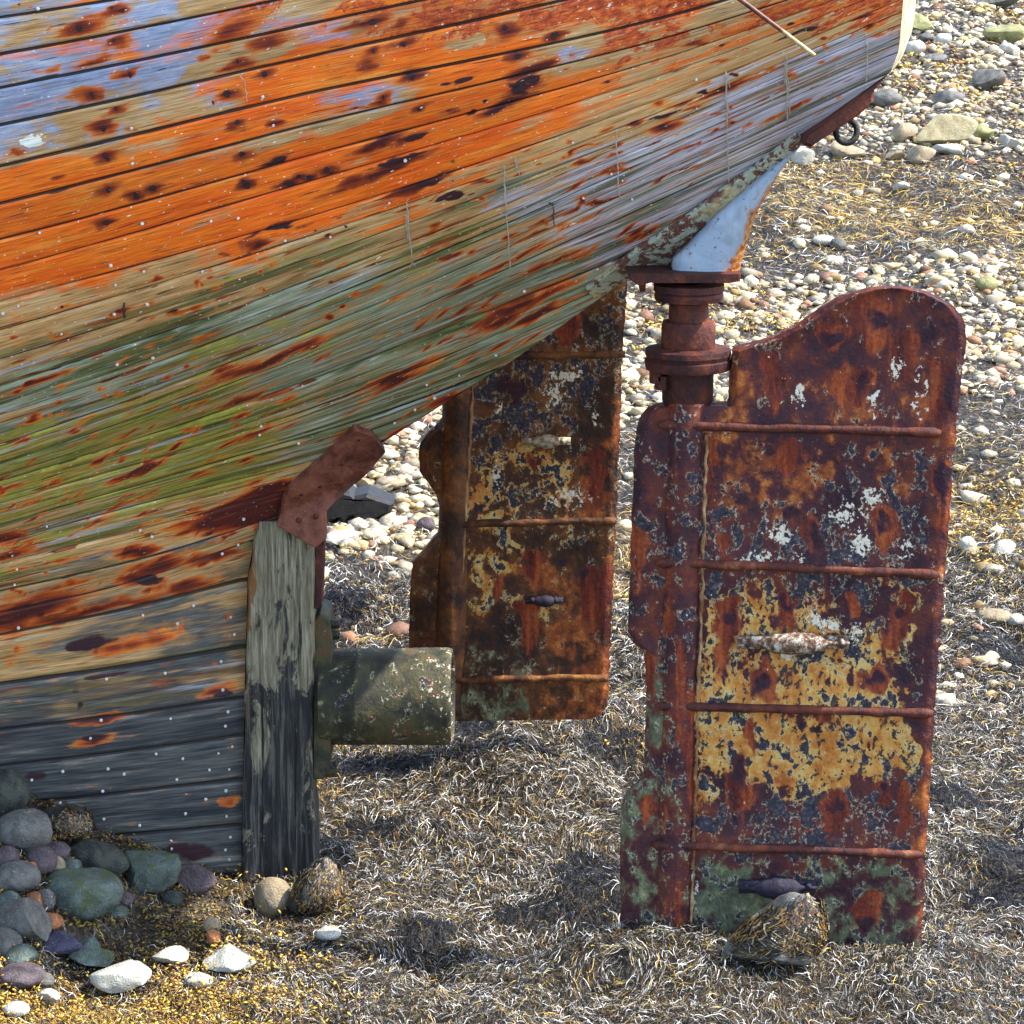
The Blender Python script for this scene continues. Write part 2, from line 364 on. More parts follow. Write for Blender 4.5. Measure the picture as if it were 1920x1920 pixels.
gx = np.concatenate([np.linspace(-70, -6, 24), np.linspace(-5.8, 5.8, 233), np.linspace(6, 70, 24)])
gy = np.concatenate([np.linspace(-12, 6.8, 20), np.linspace(7, 15, 200), np.linspace(15.1, 32, 140), np.linspace(33, 140, 40)])
GX, GY = np.meshgrid(gx, gy); GZ = zg(GX, GY)
ny, nx = GX.shape
idx = np.arange(nx * ny).reshape(ny, nx)
q = np.stack([idx[:-1, :-1], idx[:-1, 1:], idx[1:, 1:], idx[1:, :-1]], -1).reshape(-1, 4)
def mat_ground():
    t = NT('wet_beach', .6, .4); o = t.obj()
    a = t.noise(o, 1.3, 4, .6); b = t.noise(o, 45, 5, .7); v = t.voro(o, 26)
    col = t.ramp(b, [(.35, (.008, .007, .006)), (.5, (.035, .026, .016)), (.66, (.12, .09, .05))])
    sp = t.n('ShaderNodeSeparateXYZ'); t.put(sp.inputs[0], o)
    dry = t.ss(t.mth('ADD', sp.outputs[1], t.mth('MULTIPLY', a, 4.)), 15.5, 18.5)
    peb = t.ramp(t.noise(o, 30, 4, .7), [(.42, (.008, .006, .005)), (.56, (.05, .036, .02)), (.66, (.28, .22, .14))])
    col = t.mix(dry, col, peb)
    t.bump(t.mth('ADD', b, v.outputs['Distance']), .8, .03)
    return t.done(col)
go = link('ground', mesh('ground', np.stack([GX, GY, GZ], -1).reshape(-1, 3), q, mat_ground()))
go['kind'] = 'structure'; go['label'] = 'sloping beach of dark wet sand under weed and shingle'

# ------------------------------------------------------------------ hull
def rbf(cp):
    cp = np.array(cp, float); P = cp[:, :2] / 1000.; n = len(P)
    def k(r): return np.where(r > 1e-9, r * r * np.log(np.maximum(r, 1e-9)), 0)
    D = np.linalg.norm(P[:, None] - P[None], axis=2); A = np.zeros((n + 3, n + 3))
    A[:n, :n] = k(D) + np.eye(n) * .004; A[:n, n] = 1; A[:n, n + 1:] = P; A[n, :n] = 1; A[n + 1:, :n] = P.T
    w = np.linalg.solve(A, np.concatenate([cp[:, 2], [0, 0, 0]]))
    def f(x, y):
        x = np.asarray(x, float) / 1000; y = np.asarray(y, float) / 1000; r = w[n] + w[n + 1] * x + w[n + 2] * y
        for i in range(n): r = r + w[i] * k(np.hypot(x - P[i, 0], y - P[i, 1]))
        return r
    return f
HY = rbf([(455, 1650, 9.72), (460, 1300, 9.72), (470, 1000, 9.69), (0, 1650, 9.64), (0, 1300, 9.57), (0, 1100, 9.44), (-600, 1700, 9.5), (-600, 1300, 9.2),
          (0, 900, 9.15), (0, 700, 8.86), (0, 500, 8.64), (0, 200, 8.44), (0, -200, 8.3), (0, -800, 8.2), (-600, 900, 8.7), (-600, 400, 8.36), (-600, -800, 8.2),
          (480, 880, 9.46), (480, 700, 9.02), (480, 450, 8.64), (480, 0, 8.38), (480, -800, 8.22), (720, 830, 9.58), (720, 650, 9.1), (720, 400, 8.7), (720, 0, 8.42), (720, -800, 8.27),
          (940, 690, 9.34), (940, 500, 8.86), (940, 200, 8.53), (940, -300, 8.38), (1180, 520, 9.04), (1180, 350, 8.72), (1180, 100, 8.53), (1180, -300, 8.42),
          (1480, 270, 8.78), (1480, 100, 8.58), (1480, -300, 8.46), (1480, -900, 8.4), (1670, 140, 8.62), (1700, 0, 8.52), (1715, -300, 8.46), (1735, -1000, 8.4)])
def spline(xs, ys):
    xs = np.array(xs, float); ys = np.array(ys, float); n = len(xs); h = np.diff(xs); A = np.eye(n); b = np.zeros(n)
    for i in range(1, n - 1):
        A[i, i - 1] = h[i - 1]; A[i, i] = 2 * (h[i - 1] + h[i]); A[i, i + 1] = h[i]
        b[i] = 3 * ((ys[i + 1] - ys[i]) / h[i] - (ys[i] - ys[i - 1]) / h[i - 1])
    c = np.linalg.solve(A, b)
    def f(x):
        i = np.clip(np.searchsorted(xs, x) - 1, 0, n - 2); dx = x - xs[i]; hh = h[i]
        bb = (ys[i + 1] - ys[i]) / hh - hh * (2 * c[i] + c[i + 1]) / 3; dd = (c[i + 1] - c[i]) / (3 * hh)
        return ys[i] + dx * (bb + dx * (c[i] + dx * dd))
    return f
ROWS = [  # plank edges as they run aft: (px,py) stations
    [(-600, -60), (0, -130), (640, -235), (1280, -390), (1714, -520)],
    [(-600, 110), (0, 33), (640, -80), (1280, -240), (1712, -380)],
    [(-600, 190), (0, 102), (640, -25), (1280, -170), (1708, -290)],
    [(-600, 265), (0, 165), (640, 33), (1280, -110), (1706, -225)],
    [(-600, 345), (0, 235), (640, 93), (1280, -55), (1704, -180)],
    [(-600, 435), (0, 313), (640, 163), (1280, 25), (1702, -110)],
    [(-600, 510), (0, 383), (640, 220), (1280, 62), (1700, -75)],
    [(-600, 585), (0, 450), (640, 277), (1280, 98), (1698, -50)],
    [(-600, 650), (0, 507), (640, 323), (1280, 127), (1696, -30)],
    [(-600, 720), (0, 567), (640, 390), (1280, 170), (1694, -2)],
    [(-600, 780), (0, 620), (640, 425), (1280, 195), (1692, 22)],
    [(-600, 840), (0, 675), (640, 465), (1280, 220), (1690, 45)],
    [(-600, 895), (0, 725), (640, 505), (1280, 246), (1688, 70)],
    [(-600, 955), (0, 780), (640, 550), (1280, 275), (1684, 98)],
    [(-600, 1010), (0, 835), (640, 600), (1280, 318), (1670, 135)],
    [(-600, 1040), (0, 870), (640, 640), (1100, 440), (1480, 268)],
    [(-600, 1075), (0, 905), (640, 694), (1000, 553), (1300, 428)],
    [(-600, 1110), (0, 945), (640, 748), (920, 634), (1180, 520)],
    [(-600, 1145), (0, 985), (500, 842), (750, 765), (940, 690)],
    [(-600, 1175), (0, 1020), (400, 912), (580, 868), (720, 828)],
    [(-600, 1205), (0, 1057), (300, 985), (450, 945), (600, 903)],
    [(-600, 1250), (0, 1110), (300, 1040), (420, 1003), (540, 962)],
    [(-600, 1285), (0, 1150), (200, 1105), (350, 1058), (477, 1012)],
    [(-600, 1320), (0, 1190), (200, 1150), (350, 1114), (464, 1085)],
    [(-600, 1395), (0, 1283), (200, 1255), (350, 1231), (461, 1212)],
    [(-600, 1465), (0, 1370), (200, 1345), (350, 1324), (458, 1308)],
    [(-600, 1520), (0, 1437), (200, 1414), (350, 1394), (457, 1378)],
    [(-600, 1580), (0, 1510), (200, 1490), (350, 1473), (456, 1460)],
    [(-600, 1640), (0, 1585), (200, 1568), (350, 1556), (454, 1546)],
    [(-600, 1700), (0, 1665), (200, 1655), (350, 1648), (452, 1642)],
    [(-600, 1770), (0, 1745), (200, 1740), (350, 1736), (452, 1732)]]
M = 560
tt = np.linspace(0, 1, M + 1); tt = np.where(True, tt, tt)
def rowcurve(r):
    xs = [p[0] for p in r]; ys = [p[1] for p in r]
    x = xs[0] + tt * (xs[-1] - xs[0]); return np.stack([x, spline(xs, ys)(x)], 1)
KR = [rowcurve(r) for r in ROWS]
# fill the tall top band with planks of its own
edges = []
nt = 3
for k in range(nt): f = k / nt; edges.append(KR[0] * (1 - f) + KR[1] * f)
edges += KR[1:]
NP = len(edges) - 1
TOPN = nt - 1                     # plank index of KR[0->1] last piece
fr = [0, .028, .065, .12, .2, .35, .5, .65, .8, .88, .935, .972]
dep = [-.010, -.008, 0, 0, .0005, .001, .001, .001, .0005, 0, 0, -.008]
PX = []; PY = []; OFF = []; PL = []; VV = []
g = 0
for i in range(NP):
    frs, dps = (fr, dep) if i >= nt - 2 else ([0, .06, .5, .94], [-.007, 0, 0, 0])
    base = R.uniform(-.0015, .0015)
    for f, d in zip(frs, dps):
        r = edges[i] * (1 - f) + edges[i + 1] * f
        PX.append(r[:, 0]); PY.append(r[:, 1]); OFF.append(d + (base if 0.05 < f < .95 else 0)); PL.append(i); VV.append(f)
PX.append(edges[-1][:, 0]); PY.append(edges[-1][:, 1]); OFF.append(-.007); PL.append(NP - 1); VV.append(1.)
PX = np.array(PX); PY = np.array(PY); OFF = np.array(OFF); PL = np.array(PL); VV = np.array(VV)
HP = at(PX, PY, HY(PX, PY))                        # rows x cols x 3
du = np.gradient(HP, axis=1); dv = np.gradient(HP, axis=0)
NRM = np.cross(du, dv); NRM /= np.linalg.norm(NRM, axis=2)[..., None]
NRM *= np.sign(-NRM[..., 1:2] + 1e-9)             # outwards = towards the viewer's side
fade = sstep(1., .985, tt)[None, :, None]
wob = (vnoise(PX / 140., PL[:, None] * 7.3 + 0 * PX, 3) - .5) * .006
HPd = HP + NRM * ((OFF[:, None, None] * 1.0) * fade + wob[..., None] * (VV[:, None, None] > .05) * (VV[:, None, None] < .95))
U = np.cumsum(np.concatenate([np.zeros((len(PX), 1)), np.linalg.norm(np.diff(HP, axis=1), axis=2)], 1), 1)
Vg = np.cumsum(np.concatenate([np.zeros((1, M + 1)), np.linalg.norm(np.diff(HP, axis=0), axis=2)], 0), 0)
Vuv = np.median(Vg, axis=1)[:, None] + 0 * U + PL[:, None] * .37   # each plank its own grain
Uuv = U + (PL[:, None] * 1.618 % 5)
nr, nc = PX.shape
ii = np.arange(nr * nc).reshape(nr, nc)
hq = np.stack([ii[:-1, :-1], ii[:-1, 1:], ii[1:, 1:], ii[1:, :-1]], -1).reshape(-1, 4)
# ---- paint zones (classes B O T G / S L D R)
ZC = dict(B=(1, 0, 0, 0, 0, 0, 0, 0), O=(0, 1, 0, 0, 0, 0, 0, 0), T=(0, 0, 1, 0, 0, 0, 0, 0), G=(0, 0, 0, 1, 0, 0, 0, 0),
          S=(0, 0, 0, 0, 1, 0, 0, 0), L=(0, 0, 0, 0, 0, 1, 0, 0), D=(0, 0, 0, 0, 0, 0, 1, 0), R=(0, 0, 0, 0, 0, 0, 0, 1))
zpts = []
def Z(x, y, **k): zpts.append((x, y, sum(np.array(ZC[c], float) * w for c, w in k.items())))
for x, y in [(-300, 150), (0, 20), (60, 130), (0, 200), (60, 265), (170, 170), (260, 130), (330, 150), (380, 80), (420, 190), (250, 40), (560, 20), (480, 60), (230, 240)]: Z(x, y, B=.66, O=.30)
for x, y in [(480, 20), (620, 60), (600, 90), (400, 200), (350, 60), (300, 190), (200, 250), (120, 220)]: Z(x, y, B=.70, O=.30)
for x, y in [(130, 50), (60, 60), (200, 65), (180, 200)]: Z(x, y, B=.5, O=.35, R=.35)
for x, y in [(40, 340), (150, 325), (330, 220), (480, 180), (560, 110), (20, 510), (170, 490), (130, 420), (300, 380), (420, 350), (520, 330), (600, 290), (560, 420), (200, 380), (80, 450), (-300, 600), (700, 290), (760, 330), (640, 360), (800, 230), (900, 240), (980, 200), (850, 180), (1050, 190), (700, 130), (600, 215), (900, 130), (780, 120), (470, 470), (250, 460)]: Z(x, y, O=.95)
for x, y in [(640, 190), (690, 170), (600, 215), (740, 180), (1090, 90), (1060, 100)]: Z(x, y, B=.75, O=.2)
for x, y in [(250, 290), (30, 410), (520, 270), (370, 430), (450, 410), (300, 545), (100, 560), (0, 610), (150, 590), (820, 370), (880, 330), (960, 290), (1050, 240), (1150, 210), (1250, 170), (750, 420), (1120, 150), (1380, 120), (1300, 190), (1450, 80)]: Z(x, y, T=.7, O=.46)
for x, y in [(450, 40), (520, 10), (440, 60), (660, 20), (700, 60), (760, 40), (860, 60), (940, 50), (1000, 30), (1060, 50), (1150, 90), (1210, 30), (1290, 30), (1250, 60), (1100, 20), (840, 30), (1330, 60), (1190, 110), (980, 120)]: Z(x, y, R=.62, O=.55, B=.1)
for x, y in [(1500, 10), (1400, 40), (1600, 20), (1560, 45), (1650, 20), (1680, -20), (1500, -100), (1200, -150), (1640, 60)]: Z(x, y, R=.6, O=.5)
for x, y in [(1330, 45), (900, 75), (1380, 15)]: Z(x, y, L=.6, T=.3)
for x, y in [(1000, 390), (930, 370), (1100, 350), (1200, 310), (1150, 300), (1280, 280), (1350, 210), (1400, 240), (1450, 160), (1500, 150), (1550, 110), (1600, 120), (1650, 110), (1250, 360), (1350, 310), (1120, 430), (1050, 440), (1400, 180), (1500, 200), (1200, 400), (1600, 80), (1160, 460)]: Z(x, y, L=.9)
for x, y in [(1450, 130), (1350, 160), (1550, 150), (1600, 140), (1300, 240)]: Z(x, y, L=.55, T=.3, R=.2)
for x, y in [(850, 430), (780, 480), (900, 440), (700, 500), (620, 490), (500, 500), (420, 530), (560, 470)]: Z(x, y, T=.4, G=.35, S=.3)
for x, y in [(300, 640), (200, 680), (100, 700), (0, 750), (60, 730), (400, 590), (480, 610), (550, 560), (650, 540), (720, 570), (850, 530), (950, 480), (560, 690), (620, 720), (700, 700), (760, 660), (820, 620), (900, 600), (1000, 540), (1050, 500), (900, 680), (800, 740), (720, 780), (650, 770), (960, 640), (1080, 560), (580, 820), (-300, 850), (150, 770)]: Z(x, y, S=.9, L=.12)
for x, y in [(850, 480), (700, 540), (780, 510), (600, 570), (900, 460), (1000, 460), (600, 660), (480, 640), (420, 660), (380, 700)]: Z(x, y, G=.55, S=.45)
for x, y in [(330, 580), (200, 600), (250, 570), (450, 550), (80, 660), (30, 640)]: Z(x, y, G=.5, T=.45)
for x, y in [(50, 830), (120, 840), (20, 870), (200, 790), (280, 770), (400, 740), (300, 860), (250, 900), (380, 860), (460, 830), (330, 920), (420, 800), (500, 780), (150, 930), (60, 910), (240, 830), (480, 860), (360, 800), (100, 880), (-300, 1000)]: Z(x, y, G=.74, S=.30)
for x, y in [(100, 960), (50, 980), (200, 960), (280, 980), (350, 970), (0, 1030), (120, 1010)]: Z(x, y, G=.5, T=.1, D=.3)
for x, y in [(150, 1080), (250, 1060), (80, 1110), (320, 1050), (420, 1010), (400, 1080), (50, 1180)]: Z(x, y, S=.4, D=.45)
for x, y in [(200, 1150), (350, 1130), (100, 1220), (300, 1200), (420, 1150)]: Z(x, y, D=.5, T=.25, S=.25)
for x, y in [(80, 1270), (200, 1260), (300, 1270), (420, 1240), (130, 1310), (250, 1330), (400, 1290)]: Z(x, y, D=.55, L=.45)
for x, y in [(60, 1350), (200, 1370), (330, 1340), (430, 1360), (-300, 1400)]: Z(x, y, D=.75, S=.2)
for x, y in [(50, 1450), (150, 1430), (250, 1470), (350, 1430), (420, 1480), (100, 1520), (300, 1540), (200, 1600), (350, 1610), (430, 1600), (420, 1560)]: Z(x, y, D=1.1)
_al = PX * .93 - PY * .36; _ac = PX * .36 + PY * .93
fx = (PX + (fbm(_al / 70, _ac / 14, 91, 4) - .5) * 60).ravel(); fy = (PY + (fbm(_al / 60, _ac / 16, 92, 4) - .5) * 14).ravel()
num = np.zeros((fx.size, 8)); den = np.zeros(fx.size)
for x, y, w in zpts:
    dx = fx - x; dy = fy - y; al = dx * .93 - dy * .36; ac = dx * .36 + dy * .93
    k = 1 / (np.square(al / 2.3) + np.square(ac) + 500) ** 1.5
    num += k[:, None] * w; den += k
Zw = num / den[:, None]
spot = np.zeros((fx.size, 4))
def blob(ch, x, y, l, w, s=1., ang=-.33):
    dx = fx - x; dy = fy - y; c, s_ = math.cos(ang), math.sin(ang)
    a = dx * c + dy * s_; b = -dx * s_ + dy * c
    r = np.square(a / l) + np.square(b / w); m = r < 6
    spot[m, ch] = np.maximum(spot[m, ch], s * np.exp(-r[m]))
for x, y, l, w in [(155, 50, 60, 20), (215, 17, 22, 10), (225, 77, 35, 12), (170, 115, 40, 11), (175, 175, 42, 12), (232, 140, 25, 8), (190, 235, 40, 16), (225, 205, 18, 9), (435, 125, 35, 11), (500, 80, 50, 13), (440, 60, 70, 20), (500, 140, 30, 9), (435, 178, 20, 10), (455, 230, 24, 10), (515, 232, 20, 8), (690, 40, 50, 16), (760, 45, 25, 12), (690, 122, 24, 10), (775, 140, 26, 10), (950, 60, 36, 20), (960, 105, 25, 10), (720, 180, 22, 9)]: blob(0, x, y, l, w, .9)
for x, y, l, w in [(515, 300, 34, 14), (465, 293, 18, 9), (770, 258, 36, 10), (705, 270, 50, 16), (720, 320, 110, 13), (780, 350, 75, 9), (985, 165, 36, 16), (940, 200, 55, 17), (1000, 130, 40, 22), (520, 425, 36, 6), (490, 438, 40, 6), (200, 355, 14, 7), (980, 570, 90, 12), (940, 600, 60, 9), (760, 700, 70, 9), (740, 720, 50, 7), (500, 680, 100, 12), (560, 655, 50, 9), (950, 490, 90, 6), (1040, 490, 70, 6), (1000, 590, 60, 7), (450, 750, 45, 6), (470, 815, 38, 9), (200, 855, 50, 6), (260, 880, 50, 8), (60, 720, 60, 7), (1120, 380, 50, 4), (1010, 440, 40, 4), (790, 800, 70, 14), (740, 830, 50, 14), (860, 740, 50, 8), (1350, 170, 55, 8), (1270, 330, 60, 4), (1180, 430, 50, 6)]:
    blob(0, x, y, l * 1.25, w * .72, 1.1, -.40)
for x, y, l, w in [(530, 940, 120, 26), (450, 975, 90, 20), (60, 1140, 110, 28), (20, 1160, 60, 30), (300, 1060, 70, 16), (260, 1085, 40, 14), (180, 1145, 150, 9), (400, 1045, 60, 12), (350, 1100, 60, 14), (270, 1200, 60, 13), (200, 1220, 60, 9), (180, 1350, 50, 9), (170, 1390, 40, 8), (400, 1295, 50, 9), (415, 1500, 20, 8), (0, 1010, 60, 12), (20, 1040, 50, 9), (250, 1035, 40, 10)]: blob(0, x, y, l, w, 1., -.22)
for x, y, l, w in [(470, 945, 100, 16), (430, 968, 90, 15), (505, 915, 50, 12), (520, 945, 50, 22), (480, 975, 60, 12)]: blob(0, x, y, l, w, 1.5, -.26)
for x, y, l, w in [(525, 300, 24, 8), (783, 256, 22, 7), (745, 300, 60, 6), (800, 345, 35, 5), (520, 428, 26, 4), (1000, 150, 20, 8), (975, 165, 16, 16), (925, 210, 24, 5), (860, 150, 30, 5), (875, 210, 22, 3), (850, 370, 30, 4), (1250, 215, 40, 5), (1500, 60, 40, 3)]: blob(1, x, y, l, w, 1.)
for x, y, l, w in [(278, 1085, 24, 13), (170, 1205, 50, 10), (155, 1210, 30, 12), (130, 1300, 18, 5), (420, 1300, 26, 7), (175, 1385, 36, 7), (190, 1270, 60, 5), (60, 1455, 22, 7), (150, 1325, 12, 8), (370, 1600, 40, 14), (330, 1590, 40, 8)]: blob(1, x, y, l, w, 1., -.15)
blob(2, 62, 262, 30, 14, 1.3, .1); blob(2, 95, 258, 16, 8, 1.1, -.2)
# fastenings: listed ones plus the regular rows of the frames
nails = [(72, 15, 1), (215, 17, 0), (158, 53, 0), (228, 78, 0), (175, 179, 0), (236, 138, 0), (226, 206, 0), (184, 240, 0), (247, 240, 1), (249, 306, 1), (192, 293, 0), (205, 355, 0), (254, 368, 0), (290, 354, 0), (194, 418, 0), (267, 418, 1), (208, 497, 1), (270, 508, 1), (217, 533, 1), (6, 587, 1), (75, 435, 1), (445, 118, 0), (500, 141, 0), (435, 179, 0), (493, 180, 1), (452, 232, 0), (513, 234, 1), (458, 293, 0), (450, 345, 0), (530, 345, 0), (447, 408, 1), (535, 450, 1), (475, 462, 0), (612, 320, 0), (565, 332, 0), (380, 508, 1), (693, 38, 0), (757, 45, 0), (690, 124, 0), (700, 96, 0), (753, 81, 0), (963, 107, 0), (775, 143, 0), (717, 184, 0), (1037, 70, 0), (790, 200, 0), (940, 53, 0), (760, 300, 1),
         (277, 570, 1), (215, 588, 1), (220, 682, 1), (287, 670, 1), (490, 798, 1), (487, 814, 1), (263, 993, 1), (285, 1005, 1), (32, 1066, 1), (28, 1095, 1), (457, 972, 1), (447, 1020, 1), (417, 1037, 1), (363, 1134, 1), (35, 1176, 1), (433, 1156, 1), (268, 1152, 1), (333, 1168, 1), (440, 1188, 1), (310, 1261, 1), (200, 1272, 1), (415, 1239, 1), (418, 1292, 1), (320, 1346, 1), (428, 1333, 1), (190, 1349, 1), (170, 1383, 1), (423, 1360, 1), (293, 1412, 1), (343, 1421, 1), (410, 1411, 1), (436, 1398, 1), (118, 1445, 1), (60, 1461, 1), (203, 1440, 1), (233, 1450, 1), (332, 1460, 1), (393, 1442, 1), (430, 1441, 1), (193, 1482, 1), (113, 1504, 1), (386, 1497, 1), (424, 1481, 1), (348, 1524, 1), (195, 1534, 1), (425, 1529, 1), (262, 1546, 1), (432, 1568, 1), (260, 1594, 1), (322, 1590, 1), (423, 1592, 1), (430, 1610, 1), (210, 1588, 1), (740, 792, 1), (778, 767, 1), (815, 745, 1), (930, 665, 1), (983, 545, 1), (800, 720, 1), (560, 830, 1), (1245, 240, 0), (730, 380, 1)]
NB = MB(); used = []
def nail(x, y, rr):
    if any(abs(x - a) + abs(y - b) < 14 for a, b in used): return
    used.append((x, y))
    c = at(x, y, HY(x, y)) + np.array([0, -.003, -.001])
    NB.lathe(c, [(rr, .0), (rr, -.004), (rr * .7, -.0075), (0.0001, -.009)], 8, axis=(.05, .95, .25))
for x, y, w in nails:
    if w: nail(x, y, R.uniform(.004, .0062))
    blob(0, x, y, (12 if w else 30), 5 if w else 11, (.22 if y > 1190 else .5) if w else .95)
    if not w: blob(1, x, y, 6, 5, 1.3)
xs_ = [-330, -260, 30, 110, 330, 395, 610, 680, 850, 905, 1090, 1150, 1310, 1360, 1480, 1540, 1640]
for i in range(nt - 2, NP):
    c = edges[i] * .5 + edges[i + 1] * .5
    for x in xs_:
        if x > c[-1, 0] - 25 or R.rand() < .45: continue
        j = np.argmin(abs(c[:, 0] - x - R.uniform(-14, 14))); f = R.choice([.28, .72]); p = edges[i][j] * (1 - f) + edges[i + 1][j] * f
        s = R.rand(); blob(0, p[0], p[1], R.uniform(6, 34) * (s + .3), R.uniform(3, 6), (.3 + .6 * s) * (.4 if i > NP - 9 else 1))
        if R.rand() < .14 and nt + 6 < i < NP - 9: nail(p[0], p[1], R.uniform(.0025, .0045))
        if R.rand() < .35: blob(1, p[0], p[1], R.uniform(4, 9), 3.5, .9)
for k in range(520):   # short drawn-out rust weeps on the lower planks
    i = R.randint(nt + 8, NP - 6); j = R.randint(100, M - 12); p = edges[i][j] * .5 + edges[i + 1][j] * .5 + np.array([0, R.uniform(-15, 15)])
    blob(0, p[0], p[1], R.uniform(8, 60) * R.rand(), R.uniform(1.8, 4), R.uniform(.5, 1.05), -.42 if i < nt + 18 else -.25)
pidv = R.rand(NP)
spot[:, 3] = pidv[np.repeat(PL, nc)]
ups = sstep(0, 10, nt + 12 - PL); ups = np.where(PL > nt + 19, .7, np.maximum(ups, .58)); seamv = ((VV < .03) | (VV > .97)) * ups
smv = np.repeat(seamv, nc)[:, None] * np.array([1., 0, 0, 0]) + np.array([0, 0, 0, 1.])
HM = mat_hull()
nailm = mat_plain('galvanised_nail', [(.35, (.25, .22, .18)), (.5, (.62, .60, .55)), (.65, (.78, .77, .72))], 120, .4, .3, .5)
# mirrored other side, underside of the counter, deck, forward bulkhead
AX = np.array([math.cos(math.radians(8.6)), -math.sin(math.radians(8.6)), 0]); NN = np.array([-AX[1], AX[0], 0])
C0 = np.array([-.72, 9.80, 0])
def mirror(P): d = (P - C0) @ NN; return P - 2 * d[..., None] * NN
boat = bpy.data.objects.new('fishing_boat', None); COL.objects.link(boat); boat.location = (-.72, 9.8, 0)
tag(boat, 'beached wooden boat stern with peeling orange and blue-grey planks and two rusty rudders', 'boat')
V0 = HPd.reshape(-1, 3)
sel_r = [r for r in range(nr) if VV[r] in (0, .5, 1.)]; sel_c = list(range(0, nc, 14)) + ([nc - 1] if (nc - 1) % 14 else [])
MP = mirror(HP[np.ix_(sel_r, sel_c)]); m0, m1 = MP.shape[:2]
jj = np.arange(m0 * m1).reshape(m0, m1) + len(V0)
mq = np.stack([jj[:-1, :-1], jj[1:, :-1], jj[1:, 1:], jj[:-1, 1:]], -1).reshape(-1, 4)
V = np.vstack([V0, MP.reshape(-1, 3)])
fq = [[ii[sel_r[a], 0], ii[sel_r[a + 1], 0], jj[a + 1, 0], jj[a, 0]] for a in range(m0 - 1)]
nv = NB.n; NV = np.vstack(NB.V); NF = np.vstack(NB.F[4]) + len(V)
Vall = np.vstack([V, NV])
pad = len(Vall) - len(V0)
za = np.vstack([Zw[:, :4], np.tile(Zw[:1, :4], (pad, 1))]); zb = np.vstack([Zw[:, 4:], np.tile(Zw[:1, 4:], (pad, 1))]); sp_ = np.vstack([spot, np.tile([[0, 0, 0, .5]], (pad, 1))])
mu = U[np.ix_(sel_r, sel_c)].ravel(); mv = Vuv[np.ix_(sel_r, sel_c)].ravel()
uv = np.vstack([np.stack([Uuv.ravel(), Vuv.ravel()], 1), np.stack([mu + 9, mv], 1), np.zeros((nv, 2))])
me = mesh('planking', Vall, [np.vstack([hq, mq, np.array(fq), NF])], [HM, nailm], uv=uv, attrs={'zone_a': za, 'zone_b': zb, 'spots': sp_, 'seams': np.vstack([smv, np.zeros((pad, 4))])},
          midx=np.concatenate([np.zeros(len(hq) + len(mq) + len(fq)), np.ones(len(NF))]))
planking = link('planking', me, boat)
# transom: closes the two sides aft
end_r = [r for r in sel_r if PX[r, -1] > 1660]
E = HP[end_r, -1]; Em = mirror(E); ks = np.linspace(0, 1, 14)
TV = np.stack([E * (1 - k) + Em * k + AX * (.02 * 4 * k * (1 - k)) for k in ks], 1)
ti = np.arange(len(E) * len(ks)).reshape(len(E), len(ks))
tq = np.stack([ti[:-1, :-1], ti[:-1, 1:], ti[1:, 1:], ti[1:, :-1]], -1).reshape(-1, 4)
whitep = mat_plain('flaking_white_paint', [(.38, (.22, .15, .04)), (.48, (.38, .33, .18)), (.6, (.56, .54, .46))], 14, .6, .6)
link('transom', mesh('transom', TV.reshape(-1, 3), tq, whitep, uv=np.zeros((TV.size // 3, 2))), boat)
# underside of the counter and the garboards below
low_r = [r for r in sel_r if PX[r, -1] <= 1680 and PY[r, -1] > 120]
E = HP[low_r, -1]; Em = mirror(E); ks = np.linspace(0, 1, 9)
TV = np.stack([E * (1 - k) + Em * k for k in ks], 1)
ti = np.arange(len(E) * len(ks)).reshape(len(E), len(ks))
tq = np.stack([ti[:-1, :-1], ti[1:, :-1], ti[1:, 1:], ti[:-1, 1:]], -1).reshape(-1, 4)
darkwood = mat_plain('tarred_wood', [(.35, (.02, .014, .01)), (.5, (.07, .045, .03)), (.68, (.16, .11, .07))], 9, .7, .7)
link('counter', mesh('counter', TV.reshape(-1, 3), tq, darkwood, uv=np.zeros((TV.size // 3, 2))), boat)
E = HP[0][::20]; Em = mirror(E); n = len(E)
link('deck', mesh('deck', np.vstack([E, Em]), np.array([[i, i + 1, n + i + 1, n + i] for i in range(n - 1)]), darkwood, uv=np.zeros((2 * n, 2))), boat)

# ---- sternpost
OAK = mat_timber()
def poly(pts, Y):
    p = np.array(pts, float); return at(p[:, 0], p[:, 1], Y if np.isscalar(Y) else np.array(Y))
mb = MB()
ys = np.linspace(978, 1760, 60)
xl = np.interp(ys, [970, 985, 1100, 1300, 1640, 1760], [482, 481, 464, 459, 451, 449]) + (vnoise(ys / 22, ys * 0, 4) - .5) * 4
xr = np.interp(ys, [970, 1020, 1200, 1450, 1620, 1760], [594, 590, 588, 585, 594, 597]) + (vnoise(ys / 26, ys * 0, 5) - .5) * 4
cols = []
for k, (f, dy) in enumerate([(0, .22), (0, .012), (.035, 0), (.3, -.003), (.6, .002), (.965, 0), (1, .012), (1, .22)]):
    x = xl * (1 - f) + xr * f; p = at(x, ys, 9.665); p[:, 1] += dy + (vnoise(ys / 35, ys * 0 + k * 3, 8) - .5) * .006; cols.append(p)
PV = np.stack(cols, 1); n = len(ys); k = PV.shape[1]; pi_ = np.arange(n * k).reshape(n, k)
pq = np.stack([pi_[:-1], np.roll(pi_, -1, 1)[:-1], np.roll(pi_, -1, 1)[1:], pi_[1:]], -1).reshape(-1, 4)
mb.add(PV.reshape(-1, 3), [pq, [list(pi_[0])], [list(pi_[-1])]])
sp_o = autosmooth(mb.build('sternpost', OAK, boat), 35)
